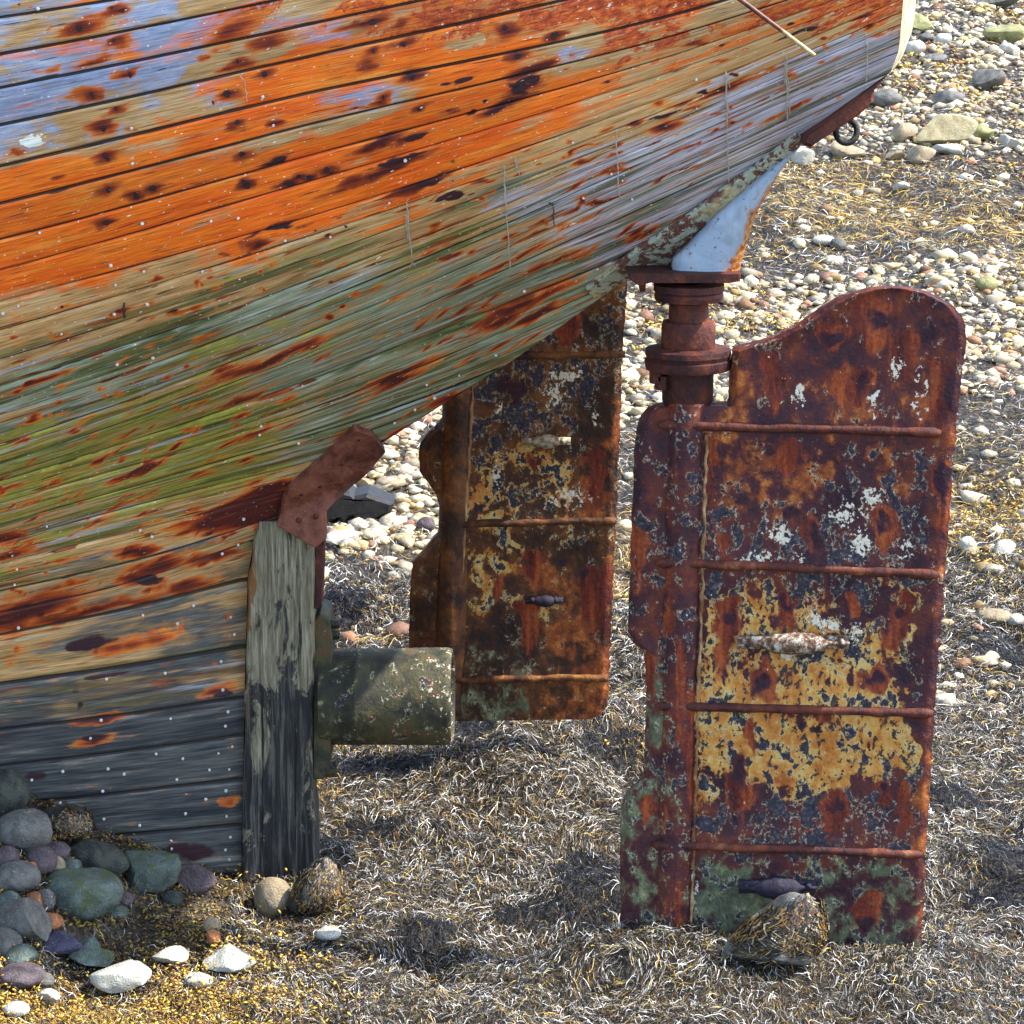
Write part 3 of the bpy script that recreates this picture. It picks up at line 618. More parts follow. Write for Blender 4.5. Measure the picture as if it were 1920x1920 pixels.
# ---- iron heel strap (Y shaped)
rustplain = mat_rust('rusty_strap', [(.34, (.03, .010, .008)), (.44, (.09, .026, .016)), (.54, (.18, .06, .038)), (.64, (.24, .09, .055)), (.74, (.36, .22, .13))], 1, False)
strapred = mat_rust('rusty_fitting', [(.34, (.008, .004, .007)), (.46, (.034, .009, .008)), (.56, (.085, .020, .011)), (.66, (.16, .045, .017)), (.74, (.28, .13, .06))], 2, False)
def sheet_on_hull(name, pts, mat, off, thick, Yf=None, parent=boat, sub=14):
    """plate that follows the planks: a polygon, densely tessellated, laid 'off' proud of the hull"""
    import bmesh
    bm = bmesh.new(); vs = [bm.verts.new((x, y, 0)) for x, y in pts]; bm.faces.new(vs)
    bmesh.ops.triangulate(bm, faces=bm.faces)
    for _ in range(8):
        es = [e for e in bm.edges if e.calc_length() > sub]
        if not es: break
        bmesh.ops.subdivide_edges(bm, edges=es, cuts=1, use_grid_fill=False); bmesh.ops.triangulate(bm, faces=bm.faces)
    P = np.array([v.co[:2] for v in bm.verts]); Y = (Yf or HY)(P[:, 0], P[:, 1]) - off
    W = at(P[:, 0], P[:, 1], Y)
    for v, w in zip(bm.verts, W): v.co = w
    bmesh.ops.recalc_face_normals(bm, faces=bm.faces)
    me = bpy.data.meshes.new(name); bm.to_mesh(me); bm.free(); me.materials.append(mat)
    o = link(name, me, parent); s = o.modifiers.new('thickness', 'SOLIDIFY'); s.thickness = thick; s.offset = 0
    b = o.modifiers.new('bevel', 'BEVEL'); b.width = .004; b.segments = 2; b.limit_method = 'ANGLE'
    return o
def strapY(x, y):
    return np.minimum(HY(x, y), 9.66 + .0 * x)
sheet_on_hull('heel_strap', [(665, 800), (700, 812), (722, 842), (690, 880), (652, 918), (628, 940), (612, 958), (613, 1008), (592, 1026), (556, 1006), (519, 984), (532, 930), (548, 905), (575, 884), (600, 862), (632, 832)], rustplain, .026, .028, strapY)
for x, y in [(672, 822), (700, 842), (640, 868), (600, 910), (592, 968), (560, 975), (565, 925)]:
    b = MB(); b.lathe(at(x, y, min(float(HY(x, y)), 9.66) - .038), [(.0001, -.010), (.007, -.009), (.010, -.002), (.010, .012)], 8, axis=(.05, 1, .3)); b.build('bolt', strapred, boat)
mb = MB()
pts = [(592, 1020), (608, 1012), (606, 1080), (603, 1130), (596, 1144), (590, 1142)]
mb.prism(poly(pts, 9.68), (0, .10, 0)); mb.build('post_band', strapred, boat, False)
# ---- stern tube and flange
OLV = mat_rust('weedy_iron', OLIVE, 3, False); TUBM = mat_rust('crusted_tube', OLIVE, 12, True)
tb = MB(); c = at(604, 1306, 9.80); tax = np.array([math.cos(.03), -math.sin(.03), .01]); r = .166
tb.lathe(c, [(r * .97, 0), (r, .06), (r, .118), (r * 1.02, .122), (r * 1.02, .13), (r * .995, .135), (r, .30), (r * 1.01, .43), (r * .985, .446), (r * .9, .449), (r * .86, .42), (r * .84, .10)], 48, axis=tax)
tv = np.vstack(tb.V); tx = proj(tv)[0]; zt = np.zeros((len(tv), 4)); zt[:, 0] = .05; zt[:, 1] = .16; zt[:, 2] = .40 * sstep(790, 640, tx) - .2 * sstep(700, 800, tx); zt[:, 3] = .12; st_ = np.zeros((len(tv), 4)); st_[:, 3] = 1; st_[:, 2] = .30 * sstep(770, 830, tx); st_[:, 0] = .16 * (fbm(tv[:, 0] * 14, tv[:, 2] * 9, 5, 3) > .58)
tube = tb.build('stern_tube', TUBM, boat, attrs={'zone_a': zt, 'spots': st_})
mb = MB(); fl_ = [(588, 1165), (600, 1152), (616, 1158), (622, 1200), (620, 1400), (618, 1440), (606, 1462), (588, 1462)]
mb.prism(poly(fl_, 9.69), (0, .22, 0)); mb.build('flange', OLV, tube, False)
for x, y in [(622, 1170), (622, 1190), (617, 1448)]:
    b = MB(); b.lathe(at(x, y, 9.75), [(.0001, .028), (.016, .027), (.018, .02), (.018, -.02)], 6, axis=tax); b.build('bolt', OLV, tube, False)
# ---- mottled strap along the counter edge, fairing, flange plate
def mat_mottle():
    t = NT('mottled_metal', .7, .3); o = t.obj(); n = t.noise(o, 26, 5, .68, .4); n2 = t.noise(o, 70, 4, .65); n1 = t.noise(o, 6, 3, .5)
    col = t.ramp(n, [(.42, (.13, .05, .035)), (.49, (.15, .07, .05)), (.51, (.34, .37, .28)), (.7, (.36, .38, .28))])
    col = t.mix(t.ss(n1, .56, .66), col, t.ramp(n2, [(.4, (.42, .30, .10)), (.6, (.5, .46, .3))]))
    col = t.mix(t.ss(n2, .62, .68), col, (.55, .55, .46)); col = t.mix(t.ss(n2, .38, .3), col, (.03, .025, .02))
    t.bump(t.mth('ADD', n, n2), .7, .01); return t.done(col)
MOT = mat_mottle()
sheet_on_hull('counter_strap', [(1098, 540), (1140, 508), (1180, 476), (1240, 436), (1300, 396), (1350, 358), (1400, 322), (1450, 284), (1492, 250), (1508, 262), (1490, 284), (1440, 322), (1400, 358), (1350, 398), (1325, 428), (1292, 462), (1262, 492), (1215, 512), (1180, 518), (1150, 536), (1115, 558)], MOT, .018, .02)
def mat_fair():
    t = NT('pale_blue_paint', .45, .4); o = t.obj(); n = t.noise(o, 7, 5, .6, .4); n2 = t.noise(o, 60, 4, .6)
    _, (edge, _a, _b, _c) = t.attr('spots')
    col = t.ramp(n, [(.3, (.17, .19, .20)), (.42, (.23, .28, .34)), (.56, (.29, .37, .47)), (.7, (.40, .46, .52))])
    col = t.mix(t.ss(t.mth('ADD', edge, t.mth('MULTIPLY', t.mth('SUBTRACT', n, .5), 1.4)), .42, .62), col, t.ramp(n2, [(.35, (.16, .035, .012)), (.55, (.45, .17, .03)), (.7, (.6, .42, .2))]))
    rs_ = t.ss(t.noise(t.map(o, (16, 16, 5)), 1, 5, .6, .3), .55, .66); col = t.mix(t.mth('MULTIPLY', rs_, .7), col, (.32, .20, .10)); col = t.mix(t.ss(n2, .62, .68), col, (.10, .09, .09)); t.bump(t.mth('ADD', n, n2), .25, .006); return t.done(col)
mb = MB()
# fairing: a swept fin from the flange plate up to the counter, outline lofted through its width
ysf = np.linspace(514, 262, 30)
fxl = np.interp(-ysf, [-514, -490, -465, -430, -400, -360, -322, -285, -262], [1262, 1262, 1290, 1322, 1350, 1396, 1436, 1486, 1508])
fxr = np.interp(-ysf, [-514, -480, -430, -400, -370, -330, -300, -275, -262], [1388, 1398, 1412, 1422, 1440, 1462, 1480, 1500, 1512])
prof = [(0, .10), (0, .02), (.12, .0), (.5, -.012), (.85, .0), (.97, .025), (1, .06), (1, .12)]
FV = []; fa = []
for f, dy in prof:
    p = at(fxl * (1 - f) + fxr * f, ysf, 8.86 - (514 - ysf) * .0004); p[:, 1] += dy; FV.append(p); fa.append(np.full(len(ysf), max(0, (f - .70) / .3) * .78 + (.35 if f == 0 else .10)))
FV = np.stack(FV, 1); n, k = FV.shape[:2]; fi = np.arange(n * k).reshape(n, k)
fq = np.stack([fi[:-1], np.roll(fi, -1, 1)[:-1], np.roll(fi, -1, 1)[1:], fi[1:]], -1).reshape(-1, 4)
mb.add(FV.reshape(-1, 3), [fq, [list(fi[0])]])
fa = np.stack(fa, 1); fa[-5:] = np.maximum(fa[-5:], .5); fa = fa.ravel()
mb.build('rudder_fairing', mat_fair(), boat, attrs={'spots': np.stack([fa, fa * 0, fa * 0, fa * 0 + 1], 1)})
mb = MB(); mb.prism(poly([(1176, 512), (1390, 514), (1388, 528), (1370, 531), (1215, 531), (1198, 536), (1180, 524)], 8.80), (0, .24, 0)); mb.prism(poly([(1196, 530), (1212, 530), (1210, 546), (1200, 547)], 8.86), (0, .03, 0))
mb.build('flange_plate', strapred, boat, False)
# ---- dark strake under the transom, with a ring
mb = MB()
mb.prism(poly([(1510, 258), (1570, 214), (1630, 166), (1668, 137), (1640, 170), (1640, 190), (1612, 216), (1560, 250), (1520, 277), (1506, 272)], 8.63), (0, .30, 0), .012)
mb.build('counter_timber', mat_rust('stained_timber', [(.3, (.02, .006, .005)), (.46, (.075, .018, .012)), (.6, (.16, .04, .018)), (.74, (.3, .1, .03))], 5, False), boat, False)
black = mat_plain('black_iron', [(.35, (.006, .006, .007)), (.6, (.02, .019, .019)), (.75, (.05, .04, .035))], 30, .6, .6)
mb = MB(); a = np.linspace(0, 2 * math.pi, 33); c = at(1587, 246, 8.72)
mb.tube(np.stack([c[0] + .031 * np.cos(a), c[1] + .012 * np.sin(a), c[2] + .033 * np.sin(a)], 1), .0095, 10, False)
c2 = at(1592, 222, 8.72); mb.tube([c2 + (0, 0, .03), c2, c2 - (0, 0, .012)], .012, 8)
mb.build('mooring_ring', black, boat)

# ------------------------------------------------------------------ rudders
def interp(pts, q): a = np.array(sorted(pts)); return np.interp(q, a[:, 0], a[:, 1])
def rudder(name, blocks, Yc, slope, x0, half, ribs, zones, runs, darks, pales, mat, bulge):
    """blocks: list of (ys, left[(y,x)], right[(y,x)]); plate with front, back and edges, gently dished between its ribs"""
    Vs = []; Fs = []; za = []; spt = []; n0 = 0; UVs = []
    for ysb, Lp, Rp in blocks:
        n = len(ysb); K = 110
        l = interp(Lp, ysb) + (fbm(ysb / 9, ysb * 0, 21, 3) - .5) * 5; r_ = interp(Rp, ysb) + (fbm(ysb / 8, ysb * 0, 22, 3) - .5) * 6
        f = np.linspace(0, 1, K); X = l[:, None] * (1 - f) + r_[:, None] * f; Yp = np.repeat(ysb[:, None], K, 1)
        B = at(X, Yp, Yc - (X - x0) * slope)
        ht = np.interp(X, [p[0] for p in half], [p[1] for p in half])
        ed = np.minimum(X - l[:, None], r_[:, None] - X); ht = ht * (.55 + .45 * sstep(0, 14, ed))
        ds = np.min([abs(Yp - interp(rb, X)) for rb in ribs], axis=0)
        dish = .012 * sstep(0, 90, ds) * sstep(0, 80, ed) + .006 * (fbm(X / 60, Yp / 60, 31, 3) - .5)
        Fr = B.copy(); Fr[..., 1] -= ht - dish; Bk = B.copy(); Bk[..., 1] += ht - dish
        V_ = np.concatenate([Fr.reshape(-1, 3), Bk.reshape(-1, 3)])
        i = np.arange(n * K).reshape(n, K) ; b = i + n * K
        fs = [np.stack([i[:-1, :-1], i[1:, :-1], i[1:, 1:], i[:-1, 1:]], -1).reshape(-1, 4), np.stack([b[:-1, :-1], b[:-1, 1:], b[1:, 1:], b[1:, :-1]], -1).reshape(-1, 4)]
        for A_, Bq in ((i[:, 0], b[:, 0]), (i[:, -1], b[:, -1]), (i[0], b[0]), (i[-1], b[-1])):
            fs.append(np.stack([A_[:-1], A_[1:], Bq[1:], Bq[:-1]], -1))
        Fs.append(np.vstack(fs) + n0); Vs.append(V_); n0 += len(V_)
        xx = np.concatenate([X.ravel()] * 2); yy = np.concatenate([Yp.ravel()] * 2)
        xw = xx + (fbm(xx / 22, yy / 26, 93, 4) - .5) * 44; yw = yy + (fbm(xx / 22, yy / 30, 94, 4) - .5) * 44; xx, yy = xw, yw
        num = np.zeros((xx.size, 4)); den = np.zeros(xx.size)
        for zx, zy, w in zones:
            kk = 1 / (np.square(xx - zx) + np.square(yy - zy) + 400) ** 1.5; num += kk[:, None] * np.array(w); den += kk
        za.append(num / den[:, None]); s = np.zeros((xx.size, 4)); s[:, 3] = 1
        for rx, ry, w, ln in runs:    # head of the run, then down
            dy = yy - ry; vv = np.where(dy < 0, np.exp(-np.square(dy / (w * .9))), sstep(ln, 0, dy) * .5 + .5 * sstep(ln * 1.3, ln * .3, dy))
            ww = w * (1 - .15 * np.clip(dy / ln, 0, 1)); s[:, 0] = np.maximum(s[:, 0], 1.0 * vv * np.exp(-np.square((xx - rx - .02 * dy) / ww)))
        for rx, ry, a_, b_ in darks: s[:, 1] = np.maximum(s[:, 1], np.exp(-np.square((xx - rx) / a_) - np.square((yy - ry) / b_)))
        for rx, ry, a_, b_ in pales: s[:, 2] = np.maximum(s[:, 2], .75 * np.exp(-np.square((xx - rx) / a_) - np.square((yy - ry) / b_)))
        spt.append(s)
    V_ = np.vstack(Vs)
    o = link(name, mesh(name, V_, [np.vstack(Fs)], mat, uv=V_[:, [0, 2]], attrs={'zone_a': np.vstack(za), 'spots': np.vstack(spt)}), boat)
    o = autosmooth(o, 40)
    return o
RZ = (0, 0, 0, 0)
def zn(Y=0, N=0, G=0, O=0): return (Y, N, G, O)
ribsN = [[(1236, 795), (1765, 812)], [(1230, 1054), (1760, 1076)], [(1230, 1323), (1750, 1338)], [(1222, 1583), (1730, 1602)]]
zonesN = []
def zz(L, **k):
    for x, y in L: zonesN.append((x, y, zn(**k)))
zz([(1650, 560), (1550, 620), (1700, 600), (1780, 640), (1450, 660), (1600, 650), (1780, 760), (1795, 700)], O=.12, N=.14)
zz([(1420, 700), (1500, 740), (1620, 740), (1700, 720), (1450, 760), (1560, 770), (1720, 770)], O=.42, N=.05)
zz([(1380, 860), (1450, 850), (1550, 880), (1640, 860), (1500, 920), (1400, 930)], O=.6, N=.12)
zz([(1360, 960), (1460, 980), (1560, 960), (1620, 920), (1700, 920), (1720, 860), (1430, 1010), (1520, 1000), (1600, 1030), (1720, 1000), (1690, 1040), (1380, 1020)], N=.46, G=.30, O=.30)
zz([(1200, 850), (1200, 950), (1200, 1050), (1195, 1150), (1240, 900)], N=.28, G=.1, O=.05)
zz([(1360, 1110), (1420, 1120), (1520, 1120), (1580, 1130), (1640, 1110), (1700, 1110), (1560, 1170), (1620, 1180)], Y=.62, N=.42)
zz([(1340, 1200), (1340, 1260), (1400, 1170), (1700, 1200), (1620, 1240), (1560, 1270), (1480, 1260), (1720, 1260), (1400, 1290), (1500, 1300), (1600, 1300), (1690, 1290)], Y=.70, N=.30, O=.35)
zz([(1340, 1380), (1400, 1370), (1480, 1370), (1560, 1360), (1500, 1420), (1420, 1420), (1330, 1440), (1580, 1400), (1650, 1370), (1640, 1420), (1560, 1440), (1480, 1470), (1700, 1400), (1340, 1480)], Y=.80, N=.36)
zz([(1340, 1530), (1400, 1520), (1480, 1520), (1600, 1500), (1540, 1560), (1450, 1560), (1650, 1560), (1700, 1540), (1700, 1470)], Y=.22, N=.50, O=.15, G=.1)
zz([(1350, 1640), (1450, 1640), (1560, 1640), (1650, 1640), (1700, 1680), (1620, 1700), (1500, 1700), (1400, 1700), (1320, 1680), (1690, 1740), (1350, 1780), (1600, 1760)], G=.62, N=.25, Y=.05)
zz([(1270, 1600), (1270, 1700), (1190, 1600), (1190, 1680), (1200, 1520), (1230, 1450), (1225, 1350), (1225, 1250)], G=.5, N=.2, Y=.1)
zz([(1770, 800), (1775, 900), (1765, 1000), (1758, 1100), (1750, 1200), (1745, 1300)], O=.35); zz([(1740, 1400), (1730, 1500), (1728, 1600), (1722, 1700)], O=.55, G=.1)
runsN = [(1385, 1435, 22, 150), (1565, 1490, 24, 110), (1655, 1470, 14, 60), (1690, 1480, 18, 120), (1360, 1140, 24, 150), (1470, 1115, 20, 90), (1680, 1150, 20, 130), (1640, 1265, 20, 60), (1430, 1270, 30, 60), (1660, 970, 24, 90), (1520, 985, 18, 70), (1350, 1000, 16, 60), (1585, 700, 26, 90), (1610, 700, 18, 90), (1450, 680, 22, 110), (1690, 640, 26, 120), (1560, 620, 30, 60), (1640, 590, 40, 80), (1755, 690, 26, 200), (1765, 880, 24, 200), (1700, 1120, 16, 60), (1600, 1120, 16, 50), (1480, 850, 30, 60), (1540, 1330, 20, 40), (1330, 820, 10, 200), (1620, 1690, 20, 70), (1400, 1360, 12, 60), (1210, 1500, 16, 60), (1195, 1000, 14, 140), (1210, 1230, 16, 100)]
darksN = [(1385, 1440, 15, 28), (1565, 1500, 12, 24), (1655, 1475, 8, 12), (1360, 1150, 18, 18), (1470, 1125, 14, 20), (1680, 1148, 14, 14), (1640, 1272, 15, 14), (1425, 1275, 22, 10), (1660, 978, 15, 16), (1610, 715, 14, 20), (1620, 1725, 16, 20), (1765, 900, 14, 60), (1775, 740, 14, 60), (1530, 1005, 12, 30), (1390, 930, 18, 16), (1480, 950, 16, 20), (1560, 930, 26, 14), (1375, 1540, 12, 12), (1650, 600, 40, 18), (1740, 620, 24, 30), (1560, 640, 24, 14)]
palesN = [(1680, 690, 14, 40), (1720, 740, 8, 50), (1500, 740, 18, 20), (1640, 750, 12, 22), (1460, 990, 40, 20), (1590, 960, 40, 30), (1640, 930, 24, 20), (1420, 1040, 40, 9), (1500, 1045, 20, 16), (1620, 1010, 30, 30), (1700, 1030, 16, 26), (1550, 1160, 40, 16), (1480, 1215, 22, 12), (1600, 1180, 20, 20), (1300, 1400, 6, 60), (1300, 1560, 8, 30), (1300, 1650, 10, 50)]
NEARM = mat_rust('rudder_rust', RED, 4, True)
yh = np.concatenate([[537.5, 538.5, 540, 543], np.linspace(547, 757, 44)])
yb = np.concatenate([[757, 758.5, 761, 765], np.linspace(770, 1815, 170)])
hl = [(537.5, 1660), (538.5, 1645), (540, 1632), (547, 1600), (558, 1572), (570, 1550), (588, 1524), (605, 1500), (622, 1468), (635, 1440), (646, 1400), (652, 1376), (690, 1369), (745, 1366), (757, 1364)]
hr = [(537.5, 1680), (538.5, 1694), (540, 1706), (547, 1738), (558, 1762), (572, 1785), (590, 1801), (610, 1810), (640, 1812), (757, 1796)]
bl = [(757, 1250), (758.5, 1236), (761, 1227), (766, 1215), (775, 1206), (800, 1196), (830, 1190), (1000, 1184), (1190, 1177), (1200, 1184), (1215, 1204), (1250, 1212), (1350, 1211), (1448, 1207), (1462, 1201), (1478, 1186), (1495, 1171), (1515, 1165), (1560, 1163), (1815, 1162)]
br = [(757, 1796), (830, 1790), (1080, 1770), (1330, 1752), (1600, 1735), (1765, 1727), (1815, 1724)]
halfN = [(1160, .030), (1240, .052), (1320, .052), (1560, .036), (1810, .014)]
rudN = rudder('rudder', [(yh, hl, hr), (yb, bl, br)], 8.90, .00024, 1285, halfN, ribsN, zonesN, runsN, darksN, palesN, NEARM, None)
rudN['label'] = 'red and ochre rusty rudder with rounded top horn'
ribm = mat_rust('rib_rust', [(.34, (.014, .006, .009)), (.46, (.055, .014, .011)), (.58, (.14, .035, .016)), (.70, (.34, .18, .09))], 6, False)
def halfY(x, Yc, slope, x0, half): return Yc - (x - x0) * slope - np.interp(x, [p[0] for p in half], [p[1] for p in half])
for rb in ribsN:
    xs = np.linspace(rb[0][0], rb[1][0], 40); yy = interp(rb, xs) + (vnoise(xs / 40, xs * 0, int(rb[0][1])) - .5) * 3
    P = at(xs, yy, halfY(xs, 8.90, .00024, 1285, halfN) - .004); m = MB()
    rad = .0165 * (.85 + .3 * vnoise(xs / 25, xs * 0, 2)); rad[0] *= .5; rad[-1] *= .5
    m.tube(P, rad * .88, 10); m.build('rib', ribm, rudN)
# stock down the leading edge of the plate
ys = np.linspace(752, 1800, 60); xs = 1289 - (ys - 760) * .026
ys = np.linspace(752, 1800, 240); xs = 1289 - (ys - 760) * .026
m = MB(); m.tube(at(xs, ys, 8.90 - (xs - 1285) * .00024 - .010), .064 + .004 * (fbm(ys / 30, ys * 0, 3) - .5), 32)
stockm = mat_rust('stock_rust', [(.34, (.012, .007, .013)), (.46, (.042, .013, .014)), (.58, (.11, .026, .016)), (.70, (.26, .12, .07))], 7, False)
Vz = np.vstack(m.V); zc = proj(Vz)[1]; kz = sstep(1000, 1500, zc)[:, None]; ko = np.zeros((len(Vz), 4)); ko[:, 3] = 1; ko[:, 0] = .55 * sstep(.5, .68, fbm(Vz[:, 0] * 25, Vz[:, 2] * 5, 71, 3))
m.build('stock', NEARM, rudN, attrs={'zone_a': np.array([.0, .33, .05, .05]) * (1 - kz) + np.array([.12, .30, .38, .05]) * kz, 'spots': ko})
# pale weld seams beside the stock
m = MB(); ys = np.linspace(815, 1770, 90); xs = 1326 - (ys - 815) * .032 + (vnoise(ys / 18, ys * 0, 6) - .5) * 6
m.tube(at(xs, ys, 8.90 - .052 - (xs - 1285) * .00024), .0055 * (.35 + vnoise(ys / 12, ys * 0, 9)), 6)
seam = mat_rust('seam_rust', [(.3, (.03, .012, .010)), (.46, (.12, .05, .02)), (.56, (.30, .16, .07)), (.68, (.50, .40, .25))], 8, False)
m.build('weld_seam', seam, rudN)
# coupling on top
def pr(l): return [(w / 2 / 620., (757 - y) / 620. * 1.0) for w, y in l]
cz = at(1289, 757, 8.905); kk = 620.
prof = [(90, 757), (98, 748), (99, 694), (108, 692), (160, 690), (164, 684), (164, 672), (158, 670), (160, 666), (164, 662), (162, 652), (100, 649), (103, 640), (103, 608), (96, 600), (76, 598), (75, 566), (84, 562), (128, 560), (132, 552), (128, 546), (134, 542), (134, 530), (60, 528)]
m = MB(); m.lathe(cz, [(w / 2 / 626., (757 - y) / 617.) for w, y in prof], 40)
cpl = autosmooth(m.build('coupling', strapred, rudN), 30)
m = MB()
for dx, dz in ((-58, 700), (-48, 712)): m.lathe(at(1289 + dx, dz, 8.86), [(.0001, -.03), (.02, -.03), (.022, -.022), (.022, .012), (.0001, .014)], 6)
m.build('nut', strapred, rudN, False)
def anode(x0_, x1_, y0, hgt, Yf, mat, parent, lump):
    m = MB(); xs = np.linspace(x0_, x1_, 16); f = np.linspace(-1, 1, 16)
    P = at(xs, np.full(16, y0) + (x1_ - x0_) * 0, Yf(xs) - .008)
    m.box(P.mean(0), (np.linalg.norm(P[-1] - P[0]), .014, hgt / 620. * .55))
    rr = hgt / 620. * .5 * np.sqrt(np.clip(1 - (f / .62) ** 2, 0.02, 1)) * (.9 + .25 * vnoise(xs / 7, xs * 0, 4))
    m.tube(P + (0, -.012 * lump, 0), rr, 10)
    for x in (x0_ + 14, x1_ - 14): m.lathe(at(x, y0, Yf(np.array([x]))[0] - .02), [(.0001, -.008), (.010, -.006), (.012, .02)], 8, axis=(0, 1, 0))
    return m.build('anode', mat, parent)
an1 = mat_plain('crusted_zinc', [(.4, (.03, .02, .02)), (.5, (.16, .08, .04)), (.62, (.5, .47, .40))], 60, .8, .8)
an2 = mat_plain('dark_zinc', [(.35, (.006, .005, .010)), (.55, (.018, .014, .03)), (.72, (.08, .04, .03))], 40, .7, .7)
YN = lambda x: halfY(np.asarray(x, float), 8.90, .00024, 1285, halfN)
anode(1382, 1592, 1204, 44, YN, an1, rudN, 1.2); anode(1385, 1530, 1662, 46, YN, an2, rudN, 1.2)

# --- far rudder
ribsF = [[(900, 668), (1172, 664)], [(826, 984), (1156, 976)], [(850, 1276), (1140, 1270)]]
zonesN = []
zz([(1100, 600), (1000, 640), (1150, 560), (1060, 620)], N=.3, O=.1)
zz([(930, 720), (950, 760), (900, 800), (1000, 700), (1040, 760), (1100, 720), (960, 800)], N=.55, G=.3)
zz([(1000, 850), (930, 850), (920, 900), (1000, 900), (950, 940), (1060, 880), (1040, 940), (900, 930)], Y=.62, N=.40, G=.3)
zz([(1130, 900), (1130, 850), (1120, 940), (1145, 780)], O=.6)
zz([(930, 1020), (900, 1060), (980, 1040), (920, 1100), (900, 1150), (1060, 1040), (1100, 1020)], Y=.55, G=.3, O=.35, N=.18)
zz([(1000, 1080), (1120, 1100), (1100, 1180), (1050, 1200), (1130, 1230), (1020, 1060)], O=.62)
zz([(1020, 1150), (900, 1180), (980, 1110), (880, 1050)], Y=.5, N=.2, O=.3)
zz([(920, 1220), (980, 1230), (880, 1200), (960, 1180), (900, 1310), (960, 1310)], G=.6, Y=.15, N=.15); zz([(1060, 1310), (1110, 1320), (1020, 1300)], O=.5)
zz([(810, 850), (800, 840)], Y=.2, O=.4); zz([(790, 1080), (785, 1200), (800, 1150), (840, 1000)], G=.4, O=.25); zz([(850, 850), (850, 1100)], N=.2, G=.15)
runsF = [(1115, 860, 22, 110), (1105, 1080, 20, 130), (1000, 1040, 20, 60), (990, 1130, 20, 120), (1130, 1080, 24, 180), (930, 1090, 20, 40), (1000, 860, 12, 60), (1060, 610, 30, 40)]
darksF = [(1055, 1052, 14, 14), (960, 720, 30, 26), (1095, 1080, 12, 14), (900, 950, 10, 20)]
palesF = [(950, 760, 14, 10), (1060, 700, 40, 20), (1040, 740, 30, 30), (1060, 930, 50, 20), (1110, 780, 14, 20), (930, 880, 20, 30)]
FARM = mat_rust('far_rudder_rust', BROWN, 9, True)
yf = np.concatenate([np.linspace(470, 1320, 150), np.linspace(1324, 1346, 8)])
lf = [(470, 900), (740, 846), (775, 838), (800, 815), (815, 798), (832, 786), (880, 786), (900, 800), (920, 815), (960, 829), (985, 827), (1005, 815), (1030, 795), (1052, 775), (1080, 770), (1250, 765), (1346, 763)]
rf = [(470, 1177), (525, 1175), (700, 1166), (960, 1156), (1130, 1147), (1300, 1141), (1322, 1137), (1334, 1130), (1341, 1120), (1346, 1104)]
halfF = [(760, .028), (840, .055), (880, .055), (1000, .040), (1180, .014)]
rudF = rudder('rudder', [(yf, lf, rf)], 10.60, .00026, 860, halfF, ribsF, zonesN, runsF, darksF, palesF, FARM, None)
rudF['label'] = 'darker brown rudder half hidden under the counter'
YF = lambda x: halfY(np.asarray(x, float), 10.60, .00026, 860, halfF)
for rb in ribsF:
    xs = np.linspace(rb[0][0], rb[1][0], 30); yy = interp(rb, xs) + (vnoise(xs / 40, xs * 0, int(rb[0][1])) - .5) * 3
    m = MB(); m.tube(at(xs, yy, YF(xs) - .002), .013 * (.8 + .4 * vnoise(xs / 20, xs * 0, 5)), 8); m.build('rib', mat_rust('far_rib_rust', BROWN, 10, False), rudF)
ys = np.linspace(560, 1335, 50); xs = 862 - (ys - 740) * .033
m = MB(); m.tube(at(xs, ys, 10.59), .062, 18); m.build('stock', mat_rust('far_stock_rust', BROWN, 11, False), rudF)
xs = 886 - (ys - 740) * .058 + (vnoise(ys / 16, ys * 0, 6) - .5) * 4
m = MB(); m.tube(at(xs, ys, 10.60 - .056), .006 * (.5 + vnoise(ys / 12, ys * 0, 9)), 6); m.build('weld_seam', seam, rudF)
anz = mat_plain('pale_zinc', [(.38, (.12, .03, .02)), (.5, (.28, .24, .15)), (.66, (.45, .43, .36))], 50, .7, .6)
anode(978, 1070, 827, 30, YF, anz, rudF, .5); anode(985, 1056, 1126, 26, YF, an2, rudF, .8)

# ------------------------------------------------------------------ loose bits hanging on the hull
twine = mat_plain('bleached_twine', [(.35, (.22, .19, .14)), (.6, (.5, .46, .38))], 80, .8, .3)
def strands(list_, label, mat=twine, nm='caulking_twine'):
    m = MB()
    for (x0_, y0, x1_, y1, w) in list_:
        n = 14; f = np.linspace(0, 1, n); x = x0_ + (x1_ - x0_) * f + (vnoise(f * 6, f * 0 + x0_, 3) - .5) * 5 * np.sin(math.pi * f); y = y0 + (y1 - y0) * f
        P = at(x, y, HY(x, y) - .012); m.tube(P, w * (.7 + .6 * vnoise(f * 9, f * 0, 5)), 5)
    return tag(m.build(nm, mat), label, 'twine', 'bleached strands of caulking hanging from the seams')
strands([(762, 378, 764, 450, .0016), (762, 378, 773, 490, .0022), (762, 378, 771, 470, .0014), (773, 490, 768, 502, .0012), (773, 490, 779, 500, .0012)], 'frayed double strand of pale caulking twine low on the hull left of the other strands')
strands([(945, 310, 949, 400, .0022), (949, 400, 957, 508, .0020), (945, 310, 940, 322, .0014)], 'long single pale twine hanging across the green and grey planks')
strands([(966, 295, 970, 325, .0012), (966, 295, 975, 330, .0014), (966, 295, 981, 328, .0010)], 'short tuft of frayed pale twine on orange paint')
strands([(1156, 242, 1159, 320, .0022), (1159, 320, 1163, 378, .0018)], 'pale twine hanging straight over lavender grey planks at mid hull')
strands([(1361, 134, 1364, 240, .0026), (1364, 240, 1367, 345, .0020), (1361, 134, 1369, 165, .0014)], 'longest dark-topped twine reaching down to the mottled strap')
